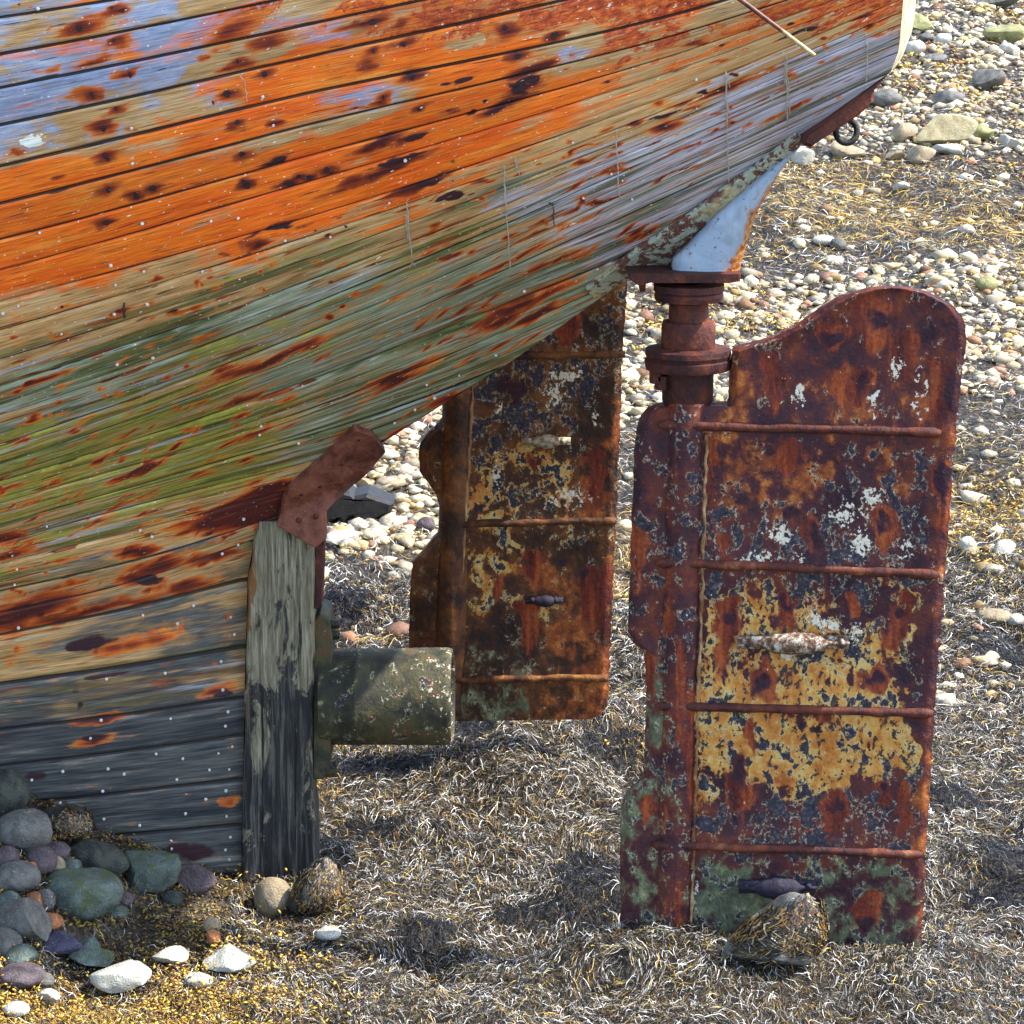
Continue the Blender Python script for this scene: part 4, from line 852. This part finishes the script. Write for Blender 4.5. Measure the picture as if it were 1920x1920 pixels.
strands([(1474, 100, 1476, 240, .0022), (1474, 100, 1481, 220, .0016), (1474, 100, 1470, 160, .0016)], 'thick frayed twine hanging below the tip of the thin rod')
strands([(1624, 62, 1626, 110, .0022), (1626, 110, 1624, 155, .0018)], 'rightmost pale twine close to the transom edge')
strands([(450, 138, 460, 158, .0014), (460, 158, 463, 192, .0012)], 'small curled pale twine high on the orange and blue planks')
dk = mat_plain('dark_twine', [(.35, (.015, .012, .012)), (.6, (.06, .05, .04))], 80, .8, .3)
strands([(1030, 380, 1037, 384, .003), (1037, 384, 1039, 424, .0018)], 'short black hooked twine on grey planks beside a rust streak', dk)
strands([(233, 568, 233, 597, .003)], 'short black peg of twine on the ochre planks at far left', dk)
m = MB(); f = np.linspace(0, 1, 24); m.tube(at(1240 + 288 * f, -112 + 216 * f, 8.44 - .05 * f), .0085 * (1 - .35 * f) , 10)
def mat_rod():
    t = NT('rod_paint', .5, .4); sx = t.n('ShaderNodeSeparateXYZ'); t.put(sx.inputs[0], t.obj()); n = t.noise(t.obj(), 40, 4, .6)
    col = t.mix(t.ss(t.mth('ADD', sx.outputs[0], t.mth('MULTIPLY', n, .04)), .765, .80), t.ramp(n, [(.35, (.05, .015, .01)), (.65, (.16, .05, .03))]), t.ramp(n, [(.35, (.35, .24, .09)), (.65, (.6, .46, .25))]))
    return t.done(col)
tag(m.build('thin_rod', mat_rod()), 'thin dark red rod with pale worn tip sloping down across the upper hull', 'rod')

# ------------------------------------------------------------------ stones
def ico(sub):
    import bmesh
    bm = bmesh.new(); bmesh.ops.create_icosphere(bm, subdivisions=sub, radius=1)
    V = np.array([v.co[:] for v in bm.verts]); Fc = np.array([[v.index for v in f.verts] for f in bm.faces]); bm.free(); return V, Fc
ICO = {k: ico(k) for k in (1, 2, 3, 4)}
def rock(sub, ang, seed, cuts=9, rough=.11):
    rs = np.random.RandomState(seed); V, Fc = ICO[sub]; V = V.copy()
    for k in range(int(cuts * ang) + 1):
        n = rs.normal(size=3); n /= np.linalg.norm(n); c = rs.uniform(.38, .80) if ang > .4 else rs.uniform(.72, .95)
        d = V @ n - c; V = V - np.maximum(d, 0)[:, None] * n * (.95 if ang > .4 else .7)
    if sub >= 3:
        s = seed % 97
        V = V * (1 + rough * 2 * (fbm(V[:, 0] * 2.2 + 9 + V[:, 2] * 1.3, V[:, 1] * 2.2 - V[:, 2], s, 4) - .5))[:, None]
    V -= (V.max(0) + V.min(0)) / 2; V /= (V.max(0) - V.min(0)) / 2
    return V, Fc
STM = dict(
    grey=mat_stone('grey_stone', (.066, .064, .056), (.17, .162, .145)), green=mat_stone('green_stone', (.045, .062, .052), (.13, .165, .14), (.36, .40, .34), (.07, .085, .03)),
    dark=mat_stone('dark_stone', (.015, .018, .016), (.07, .075, .06), (.3, .28, .2)), purple=mat_stone('purple_stone', (.05, .036, .04), (.13, .10, .105), (.45, .4, .4)),
    violet=mat_stone('violet_stone', (.028, .026, .048), (.075, .07, .11), (.3, .3, .36)), orange=mat_stone('orange_stone', (.25, .08, .03), (.42, .18, .07), (.6, .4, .2)),
    tan=mat_stone('tan_stone', (.20, .15, .09), (.34, .27, .17), (.65, .6, .5)), pale=mat_stone('pale_stone', (.34, .33, .27), (.52, .50, .43), (.75, .74, .68)),
    olive=mat_stone('olive_stone', (.16, .16, .06), (.32, .30, .14), (.5, .5, .35)), slab=mat_stone('sandstone_slab', (.26, .21, .11), (.40, .34, .19), (.52, .47, .33)))
HEAP = 'stones heaped against the hull'; SHORE = 'larger stones on the upper beach'; FRONT = 'sunlit stones among the yellow weed'
stones = {}
def stone(px, py, w, h, col, label, group=None, ang=.3, dep=.9, seed=None, tilt=0., sink=.18, name='stone', Yf=None, lean=0., taper=0.):
    """px,py: centre of the stone in the photo, w,h its size there"""
    g_ = ground_hit(px, py + h * .42); Yd = g_[1]; s = Yd / (F * CT) * 1.02
    if group == HEAP: w, h = w * 1.14, h * 1.16
    W, Hh = w * s / 2, h * s / 2; seed = seed or int(px * 7 + py * 3)
    V, Fc = rock(4 if w > 90 else 3, ang, seed)
    V = V * np.array([W, W * dep, Hh * 1.12]); c, s_ = math.cos(tilt), math.sin(tilt)
    V = V @ np.array([[c, 0, s_], [0, 1, 0], [-s_, 0, c]]).T
    V[:, :2] *= (1 - taper * sstep(-1, 1, V[:, 2:] / Hh))
    V[:, 0] += lean * V[:, 2]
    o = link(name, mesh(name, V, [Fc], STM[col], uv=V[:, :2]), None)
    if lean: o['lean'] = lean; o['taper'] = taper
    o.location = (g_[0], Yd + W * dep * .5, g_[2] + Hh * (1 - sink) + (.022 if group == FRONT else 0))
    if Yf is not None: p_ = at(px, py, Yf); o.location = (p_[0], Yf, p_[2] - .012)
    if ang > .4: autosmooth(o, 38)
    tag(o, label, 'stone', group); stones[(px, py)] = (o, W, Hh, dep); return o
for a in [
    (8, 1500, 80, 76, 'dark', 'dark rounded stone at the left edge, highest of the heap', HEAP), (42, 1566, 96, 62, 'grey', 'smooth grey oval stone below the highest dark stone', HEAP),
    (122, 1560, 92, 66, 'dark', 'blackish weedy stone tucked against the hull planks', HEAP), (182, 1620, 104, 50, 'dark', 'long dark speckled stone leaning down to the right', HEAP, .35, .8, None, .35),
    (150, 1688, 138, 76, 'green', 'largest green-grey boulder of the heap with rounded right end', HEAP, .25), (280, 1646, 104, 66, 'green', 'pyramid-shaped pale green stone on the right of the heap', HEAP, .8),
    (362, 1655, 74, 50, 'purple', 'purple-brown slanted slab beside the dark weed under the hull', HEAP, .7, .6, None, .4), (76, 1622, 58, 46, 'purple', 'pitted speckled lilac stone in the middle of the heap', HEAP),
    (30, 1652, 80, 48, 'grey', 'flat grey stone at the left edge under the speckled one', HEAP), (104, 1602, 50, 30, 'purple', 'brown-violet wedge stone between the oval and the long dark stone', HEAP, .7),
    (36, 1740, 100, 74, 'grey', 'broad angular grey stone at the left edge beside the big green boulder', HEAP, .8), (60, 1698, 36, 34, 'orange', 'small reddish stone wedged left of the big green boulder', HEAP, .5),
    (84, 1692, 36, 36, 'grey', 'small round grey stone next to the reddish one', HEAP), (18, 1695, 40, 34, 'green', 'small greenish stone at the left edge', HEAP),
    (92, 1733, 48, 26, 'orange', 'small rounded orange stone under the big green boulder', HEAP), (112, 1778, 80, 38, 'violet', 'deep violet-blue stone among the brown weed', HEAP, .5),
    (158, 1782, 52, 34, 'green', 'pale green stone touching the violet one', HEAP, .5), (36, 1806, 62, 44, 'green', 'light mottled green stone near the left edge', HEAP, .6),
    (130, 1632, 40, 30, 'green', 'little green stone behind the biggest boulder', HEAP, .4), (108, 1628, 26, 34, 'tan', 'small ochre stone behind the biggest boulder', HEAP, .4),
    (215, 1716, 44, 18, 'green', 'thin mint green stone half buried in dark weed', HEAP, .6), (162, 1716, 40, 16, 'tan', 'thin tan stone below the biggest boulder', HEAP, .4),
    (52, 1632, 34, 26, 'orange', 'tiny reddish stone beside the pitted lilac one', HEAP, .5), (205, 1662, 40, 26, 'dark', 'small black stone touching the top of the biggest boulder', HEAP, .4),
    (322, 1690, 40, 26, 'dark', 'small black stone under the pyramid stone', HEAP, .4), (8, 1775, 60, 50, 'grey', 'grey stone at the left edge below the broad angular one', HEAP, .5),
    (232, 1690, 36, 24, 'purple', 'small mauve pebble between boulder and pyramid stone', HEAP, .3), (60, 1600, 40, 24, 'dark', 'dark flat stone under the smooth grey oval', HEAP, .4),
    (12, 1612, 44, 34, 'purple', 'brownish mauve stone at the left edge under the oval', HEAP, .4), (250, 1615, 50, 30, 'dark', 'dark rounded stone behind the pyramid stone', HEAP, .3), (110, 1660, 34, 26, 'grey', 'small grey pebble above the reddish stone', HEAP, .3),
    (168, 1818, 86, 34, 'green', 'flat green-grey slab at the shadow edge', FRONT, .6), (225, 1848, 118, 48, 'pale', 'broad white slab, lowest of the sunlit slabs', FRONT, 1.),
    (318, 1812, 72, 26, 'pale', 'white angular stone left of the cream slab', FRONT, .8), (430, 1816, 104, 40, 'pale', 'long cream slab with a pointed left end', FRONT, 1.),
    (38, 1848, 96, 38, 'purple', 'rounded mauve stone in the lower left corner', FRONT), (82, 1853, 42, 26, 'grey', 'small pale grey stone touching the mauve one', FRONT),
    (92, 1882, 46, 24, 'pale', 'small white stone near the bottom left corner', FRONT, .5), (372, 1852, 56, 24, 'pale', 'small white chip below the cream slab', FRONT, .7),
    (30, 1908, 50, 24, 'pale', 'white stone cut by the bottom edge of the view', FRONT), (615, 1768, 50, 20, 'pale', 'pale thin stone in weed right of the boulders', FRONT, .6),
    (398, 1748, 34, 30, 'tan', 'small round tan stone in yellow weed', FRONT), (400, 1772, 28, 26, 'orange', 'small pinkish stone in yellow weed', FRONT, .5)]: stone(*a)
tanb = stone(512, 1690, 76, 74, 'tan', 'round tan boulder at the foot of the sternpost', None, .2, sink=.1)
wb = stone(596, 1676, 118, 112, 'dark', 'boulder draped in brown weed beside the round tan boulder', None, .5, sink=.1, lean=.15, taper=.35)
rr_ = stone(1468, 1740, 205, 140, 'grey', 'pointed grey rock draped in weed in front of the rusty rudder', None, .8, .6, 31, 0, .05, Yf=8.60, lean=.42, taper=.36)
for a in [
    (1855, 155, 60, 42, 'grey', 'square grey block on the upper beach', SHORE, .9), (1772, 245, 116, 52, 'slab', 'largest flat sandstone slab on the upper beach', SHORE, .8),
    (1692, 249, 52, 32, 'tan', 'tan stone just left of the largest slab', SHORE, .7), (1840, 252, 52, 34, 'olive', 'olive stone just right of the largest slab', SHORE, .8),
    (1780, 184, 62, 24, 'grey', 'low grey stone above the largest slab', SHORE, .7), (1664, 188, 60, 34, 'grey', 'rounded grey stone close behind the dark timber of the counter', SHORE, .4),
    (1716, 92, 40, 28, 'pale', 'round whitish stone right of the transom', SHORE), (1724, 46, 56, 32, 'olive', 'wedge-shaped olive grey stone near the transom', SHORE, .8),
    (1890, 65, 84, 30, 'olive', 'long low stone at the right edge', SHORE, .6), (1872, 2, 92, 36, 'grey', 'dark block cut by the top edge of the view', SHORE, .9),
    (1752, 112, 52, 18, 'grey', 'thin grey stone below the round whitish one', SHORE, .6), (1730, 292, 52, 30, 'tan', 'brown angular stone below the largest slab', SHORE, .7),
    (1590, 284, 66, 32, 'tan', 'tan stone just below the black ring', SHORE, .5), (1506, 296, 44, 30, 'pale', 'pale stone beside the tip of the blue fairing', SHORE, .5),
    (1678, 292, 36, 20, 'tan', 'small tan stone left of the brown angular one', SHORE, .6), (1778, 284, 56, 22, 'pale', 'white flat stone below the largest slab', SHORE, .6),
    (1897, 268, 46, 26, 'pale', 'white pointed stone at the right edge', SHORE, .8), (1894, 95, 40, 26, 'pale', 'pale stone below the long low stone', SHORE, .6),
    (1820, 258, 22, 18, 'pale', 'little white triangle of stone between slab and olive stone', SHORE, .9), (1770, 75, 30, 20, 'pale', 'small pale stone above the thin grey one', SHORE, .4),
    (1738, 72, 30, 16, 'grey', 'small grey flat stone between the wedge and the round stone', SHORE, .4), (1850, 534, 42, 28, 'olive', 'lone green mossy stone above the rudder horn', SHORE, .3),
    (1572, 460, 30, 24, 'grey', 'small round grey stone right of the fairing', SHORE, .2), (1545, 452, 40, 18, 'pale', 'small pale stone touching the round grey one', SHORE, .4),
    (1868, 1160, 70, 24, 'tan', 'flat reddish tan stone right of the rudder', SHORE, .4), (1815, 1022, 34, 26, 'pale', 'small pale rounded stone beside the rudder edge', SHORE, .3),
    (1884, 1030, 44, 26, 'pale', 'pale stone at the right edge above the flat tan one', SHORE, .6), (1905, 1165, 36, 22, 'pale', 'small white stone at the right edge beside the flat tan one', SHORE, .4),
    (642, 1012, 74, 22, 'pale', 'white flat stone seen between the sternpost and the far rudder', SHORE, .5), (798, 984, 34, 26, 'purple', 'round purple stone beside the far rudder', SHORE, .3),
    (680, 910, 46, 26, 'tan', 'tan stone just above the black pointed scrap', SHORE, .5), (733, 908, 56, 20, 'tan', 'sand coloured flat stone above the tip of the black scrap', SHORE, .5),
    (758, 1010, 44, 14, 'slab', 'thin ochre stone below the round purple one', SHORE, .4), (1690, 350, 30, 16, 'pale', 'small white stone in the middle of the upper shingle', SHORE, .5)]: stone(*a)
# black pointed scrap behind the sternpost
g_ = ground_hit(680, 985); Yd = g_[1]; m = MB()
m.prism(poly([(610, 940), (628, 930), (640, 922), (655, 924), (664, 932), (690, 926), (712, 936), (738, 946), (735, 958), (712, 974), (690, 984), (668, 990), (662, 972), (648, 972), (640, 985), (634, 972), (612, 976)], Yd), (0, .22, 0), .02)
tag(m.build('scrap_metal', black, None, False), 'black pointed lump of scrap metal on the shingle behind the sternpost', 'scrap')

# ------------------------------------------------------------------ shingle, weed
def yellowness(X, Y): return fbm(X * .9 + 20, Y * .8, 41, 4)
def project_ok(P, m=60):
    x, y = proj(P); return (x > -m) & (x < 1920 + m) & (y > -m) & (y < 1920 + m)
def samp(n, y0, y1, dens=1.0, margin=1.42):
    Y = y0 + (y1 - y0) * R.rand(n) ** dens; X = (R.rand(n) * 2 - 1) * Y * .1725 * margin; return X, Y
def pebble_zone(X, Y):     # 1 = stony, 0 = weed
    n = fbm(X * .55 + 7, Y * .35 + 2, 51, 4); b = .30 + .55 * sstep(15, 19, Y) + .35 * sstep(22, 25, Y)
    b = b + .5 * sstep(-.1, -.5, X) * sstep(13.0, 13.8, Y) * sstep(16.5, 15.5, Y) + .45 * np.exp(-((Y - 17.2) / .8) ** 2) - .75 * np.exp(-((Y - 20.0) / 1.7) ** 2)
    return sstep(.42, .58, b + (n - .5) * 1.0)
def shingle(n, y0, y1, r0, r1, name, label):
    X, Y = samp(n, y0, y1, 1.); pz = pebble_zone(X, Y); keep = R.rand(n) < .07 + .62 * pz; X, Y = X[keep], Y[keep]
    z = zg(X, Y); ok = project_ok(np.stack([X, Y, z], 1), 380); X, Y, z = X[ok], Y[ok], z[ok]; n = len(X)
    var = [rock(1, .6, 900 + k, 7)[0] for k in range(16)]; Fc = ICO[1][1]; nvp = len(var[0])
    s = (r0 + (r1 - r0) * R.rand(n) ** 3.0) * R.uniform(.8, 1.2, n); el = R.uniform(.55, 1., n); hh = R.uniform(.35, .8, n); th = R.rand(n) * 6.283
    k = R.randint(0, 16, n); B = np.array(var)[k]
    bx = B[..., 0] * s[:, None]; by = B[..., 1] * (s * el)[:, None]; bz = B[..., 2] * (s * hh)[:, None]
    V = np.stack([X[:, None] + bx * np.cos(th)[:, None] - by * np.sin(th)[:, None], Y[:, None] + bx * np.sin(th)[:, None] + by * np.cos(th)[:, None], (z + s * hh * .12)[:, None] + bz], -1)
    Fa = (Fc[None] + (np.arange(n) * nvp)[:, None, None]).reshape(-1, 3)
    pal = np.array([(.62, .58, .46), (.56, .50, .36), (.50, .40, .24), (.46, .42, .36), (.30, .17, .10), (.66, .64, .58), (.42, .40, .36), (.5, .36, .16), (.36, .2, .15)])
    c = pal[R.choice(len(pal), n, p=[.22, .18, .12, .12, .06, .12, .08, .06, .04])] * R.uniform(.35, 1.0, n)[:, None] * np.array([1.06, .97, .82])
    tint = np.ones((n, nvp, 4)); tint[..., :3] = c[:, None]
    o = link(name, mesh(name, V.reshape(-1, 3), [Fa], PEB, attrs={'tint': tint.reshape(-1, 4)}))
    tag(o, label, 'shingle', kind='stuff')
PEB = mat_attr('pebble', .75, .3, .55, 45, .4)
shingle(115000, 11.5, 33, .013, .062, 'shingle', 'pale pebbles and small stones covering the beach behind the boat')
def weedmesh(X, Y, z, L, W, th, curl, arch, col, name, label, mat, cat='seaweed', seg=4, parent=None):
    n = len(X); f = np.linspace(-.5, .5, seg + 1)
    ang = th[:, None] + curl[:, None] * f; dl = (L / seg)[:, None]
    cx = np.cumsum(np.cos(ang) * dl, 1); cy = np.cumsum(np.sin(ang) * dl, 1)
    px = X[:, None] + cx - cx.mean(1, keepdims=True); py = Y[:, None] + cy - cy.mean(1, keepdims=True)
    gz = zg(px, py); pz = gz + z[:, None] + arch[:, None] * (np.cos(f * math.pi) - .35) + .004 * R.randn(n, seg + 1)
    pz = np.maximum(pz, gz + .001)
    wv = W[:, None] / 2 * np.array([.5, 1, 1, .9, .35])[None, :seg + 1]; roll = R.uniform(-.9, .9, n)[:, None]
    nxv = -np.sin(ang) * wv; nyv = np.cos(ang) * wv; rz = np.sin(roll) * wv
    A = np.stack([px + nxv * np.cos(roll), py + nyv * np.cos(roll), pz + rz], -1); B = np.stack([px - nxv * np.cos(roll), py - nyv * np.cos(roll), pz - rz], -1)
    V = np.stack([A, B], 2).reshape(n, -1, 3); k = 2 * (seg + 1)
    q1 = np.array([[2 * i, 2 * i + 1, 2 * i + 3, 2 * i + 2] for i in range(seg)])
    Fa = (q1[None] + (np.arange(n) * k)[:, None, None]).reshape(-1, 4)
    t_ = np.ones((n, k, 4)); t_[..., :3] = col[:, None]
    o = link(name, mesh(name, V.reshape(-1, 3), [Fa], mat, attrs={'tint': t_.reshape(-1, 4)}, smooth=False), parent)
    if label: tag(o, label, cat, kind='stuff')
    return o
WEED = mat_attr('wiry_weed', .5, .2, .5, 30); WRACK = mat_attr('bladder_wrack', .45, .5, .5, 40)
def weedcol(n, yel):
    c = np.zeros((n, 3)); r = R.rand(n)
    c[:] = np.array([.009, .008, .007]); m = r > .62; c[m] = np.array([.17, .155, .13]); m = r > .74; c[m] = np.array([.62, .60, .55]); m = r > .88; c[m] = np.array([.11, .065, .03])
    ym = R.rand(n) < yel; c[ym] = np.array([.48, .33, .07]); ym2 = ym & (R.rand(n) < .3); c[ym2] = np.array([.30, .14, .03])
    return c * R.uniform(.7, 1.3, n)[:, None]
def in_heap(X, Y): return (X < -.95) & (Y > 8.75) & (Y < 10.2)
HOLLOW_SHADE = []  # spots where the shade of hollows is painted into the weed colour
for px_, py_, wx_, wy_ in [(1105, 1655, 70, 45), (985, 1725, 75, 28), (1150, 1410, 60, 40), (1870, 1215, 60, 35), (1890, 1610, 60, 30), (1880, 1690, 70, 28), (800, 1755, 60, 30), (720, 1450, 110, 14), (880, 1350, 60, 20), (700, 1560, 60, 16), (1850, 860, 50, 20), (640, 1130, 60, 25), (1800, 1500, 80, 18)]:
    p_ = ground_hit(px_, py_); q_ = ground_hit(px_, py_ - wy_); HOLLOW_SHADE.append((p_[0], p_[1], wx_ * p_[1] / F, abs(q_[1] - p_[1])))
def make_weed(n, y0, y1, sc, dens, name, label):
    X, Y = samp(n, y0, y1, dens); pz = pebble_zone(X, Y) * sstep(12.2, 13.4, Y); keep = R.rand(n) > pz * .62
    keep &= ~(in_heap(X, Y) & (R.rand(n) < .9)); X, Y = X[keep], Y[keep]
    ok = project_ok(np.stack([X, Y, zg(X, Y)], 1), 380); X, Y = X[ok], Y[ok]; n = len(X); s = sc * Y / 9.
    th = fbm(X * 2.2, Y * 1.6, 61, 3) * 9 + R.randn(n) * .85
    # swirls
    for sx, sy, rad in ((.32, 8.62, .16), (1.05, 8.1, .25), (.62, 8.05, .22), (1.55, 9.0, .25), (-.55, 8.9, .25), (.45, 9.9, .3)):
        d = np.hypot(X - sx, Y - sy); w = d < rad; th[w] = np.arctan2(Y[w] - sy, X[w] - sx) + math.pi / 2 + R.randn(w.sum()) * .3
    yel = np.clip((yellowness(X, Y) - .52) * 2.6, 0, .55) * (1 + .4 * sstep(16, 19, Y)) + .25 * np.exp(-((Y - 20.2) / 1.2) ** 2) + .45 * sstep(-.5, -1.0, X) * sstep(8.9, 8.3, Y) + .075
    yel = np.clip(yel, 0, .62)
    cw = weedcol(n, yel)
    for ax_, ay_, ar, br in HOLLOW_SHADE:
        e_ = np.square((X - ax_) / ar) + np.square((Y - ay_) / br) + (fbm(X * 9, Y * 9, 83, 3) - .5) * 1.4; m_ = (e_ < 1) & (R.rand(n) < .88); cw[m_] = np.array([.008, .009, .012]) * R.uniform(.5, 2.2, m_.sum())[:, None]  # strands tinted near-black to stand for shadow in the hollows
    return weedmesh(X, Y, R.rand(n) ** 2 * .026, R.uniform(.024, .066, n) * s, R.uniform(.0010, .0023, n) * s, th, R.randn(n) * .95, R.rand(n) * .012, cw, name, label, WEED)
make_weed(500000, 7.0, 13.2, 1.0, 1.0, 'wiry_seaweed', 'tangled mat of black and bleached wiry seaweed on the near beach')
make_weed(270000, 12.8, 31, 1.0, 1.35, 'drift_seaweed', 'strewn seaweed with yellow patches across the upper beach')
def make_wrack(n, y0, y1, name, label, f):
    X, Y = samp(n, y0, y1, 1.); cl = sstep(.40, .60, fbm(X * 5, Y * 5, 77, 3)); keep = R.rand(n) < f(X, Y) * (.12 + .88 * cl); X, Y = X[keep], Y[keep]; z = zg(X, Y)
    ok = project_ok(np.stack([X, Y, z], 1), 380); X, Y, z = X[ok], Y[ok], z[ok]; n = len(X)
    V0_ = np.array([(1, 0, 0), (-1, 0, 0), (0, 1, 0), (0, -1, 0), (0, 0, 1), (0, 0, -1)], float); F0 = np.array([(0, 2, 4), (2, 1, 4), (1, 3, 4), (3, 0, 4), (2, 0, 5), (1, 2, 5), (3, 1, 5), (0, 3, 5)])
    s = R.uniform(.0035, .0085, n) * Y / 9; th = R.rand(n) * 6.28; e = R.uniform(.4, .9, n); ti = R.uniform(-.8, .8, n)
    x = V0_[None, :, 0] * s[:, None] * 1.5; y = V0_[None, :, 1] * (s * e)[:, None]; zz_ = V0_[None, :, 2] * (s * .6)[:, None] + x * np.sin(ti)[:, None]
    V = np.stack([X[:, None] + x * np.cos(th)[:, None] - y * np.sin(th)[:, None], Y[:, None] + x * np.sin(th)[:, None] + y * np.cos(th)[:, None], (z + R.rand(n) ** 1.5 * (.05 - .02 * in_heap(X, Y)))[:, None] + zz_], -1)
    pal = np.array([(.62, .42, .05), (.52, .30, .04), (.34, .16, .03), (.10, .05, .02), (.45, .36, .12)]); c = pal[R.choice(5, n, p=[.26, .20, .20, .28, .06])] * R.uniform(.7, 1.25, n)[:, None]
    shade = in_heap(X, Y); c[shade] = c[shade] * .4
    t_ = np.ones((n, 6, 4)); t_[..., :3] = c[:, None]
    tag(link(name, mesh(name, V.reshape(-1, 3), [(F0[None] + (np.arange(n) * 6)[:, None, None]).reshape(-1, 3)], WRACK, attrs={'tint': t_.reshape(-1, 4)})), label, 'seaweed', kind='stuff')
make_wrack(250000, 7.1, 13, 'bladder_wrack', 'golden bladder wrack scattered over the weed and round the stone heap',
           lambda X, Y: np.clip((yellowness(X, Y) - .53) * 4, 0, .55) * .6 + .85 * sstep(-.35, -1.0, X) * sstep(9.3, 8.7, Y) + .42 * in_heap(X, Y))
make_wrack(115000, 13, 30, 'drift_wrack', 'yellow and rust coloured wrack strewn between the far pebbles',
           lambda X, Y: np.clip((fbm(X * .9 + 40, Y * .7, 71, 4) - .47) * 3.5, 0, .8))
# weed hanging over two boulders
def drape(o_, W, Hh, dep, n, label):
    ph = R.rand(n * 4) * 6.28; u = R.uniform(-.2, .97, n * 4)
    kp = fbm(ph * 1.5 + Hh * 50, u * 3, 87, 3) + .30 * np.cos(ph + 1.2) - .5 * np.clip(u - .6, 0, 1) > .56; ph = ph[kp][:n]; u = u[kp][:n]; n = len(ph); c = np.sqrt(1 - u ** 2); sx, sy, sz = W * 1.02, W * dep * 1.02, Hh * 1.14; LEAN = o_.get('lean', 0.)
    segs = 5; V = []; k = 2 * segs
    P = []
    for i in range(segs):
        uu = np.clip(u - i * .11, -.75, 1); cc = np.sqrt(1 - uu ** 2); pp = ph + .13 * i * R.randn(n)
        P.append(np.stack([sx * cc * np.cos(pp), sy * cc * np.sin(pp), sz * uu + .004], -1) * (1 + .04 * R.rand(n)[:, None]))
    P = np.stack(P, 1); P[..., :2] *= (1 - o_.get('taper', 0.) * sstep(-1, 1, P[..., 2:] / Hh)); P[..., 0] += LEAN * P[..., 2]; T = np.stack([-np.sin(ph), np.cos(ph), 0 * ph], -1)[:, None] * R.uniform(.0012, .0032, n)[:, None, None]
    V = np.stack([P + T, P - T], 2).reshape(n, -1, 3)
    q1 = np.array([[2 * i, 2 * i + 1, 2 * i + 3, 2 * i + 2] for i in range(segs - 1)])
    t_ = np.ones((n, k, 4)); t_[..., :3] = weedcol(n, np.full(n, .25))[:, None] * np.array([.5, .42, .3])
    o = link('seaweed', mesh('seaweed', V.reshape(-1, 3), [(q1[None] + (np.arange(n) * k)[:, None, None]).reshape(-1, 4)], WRACK, attrs={'tint': t_.reshape(-1, 4)}, smooth=False), o_, (0, 0, 0))
    o['kind'] = 'stuff'
for key, nn in (((596, 1676), 1500), ((1468, 1740), 700), ((122, 1560), 500)):
    o_, W, Hh, dp = stones[key]; drape(o_, W, Hh, dp, nn, '')

# ------------------------------------------------------------------ light
AZ, EL = math.radians(-4), math.radians(51)      # sun: high, from the right
sd = Vector((math.cos(AZ) * math.cos(EL), math.sin(AZ) * math.cos(EL), math.sin(EL)))
sl = bpy.data.lights.new('sun', 'SUN'); sl.energy = 3.0; sl.angle = math.radians(.5); sl.color = (1, .95, .87)
so = bpy.data.objects.new('sun', sl); COL.objects.link(so); so.rotation_euler = sd.to_track_quat('Z', 'Y').to_euler(); so.location = sd * 30
w = bpy.data.worlds.new('World'); SC.world = w; w.use_nodes = True
nt_ = w.node_tree; bg = nt_.nodes['Background']; sky = nt_.nodes.new('ShaderNodeTexSky'); sky.sky_type = 'NISHITA'; sky.sun_disc = False
sky.sun_elevation = EL; sky.sun_rotation = math.pi / 2 - AZ; nt_.links.new(sky.outputs[0], bg.inputs[0]); bg.inputs[1].default_value = .15
SC.view_settings.view_transform = 'Standard'; SC.view_settings.look = 'None'; SC.view_settings.exposure = 1.95; SC.view_settings.gamma = 1
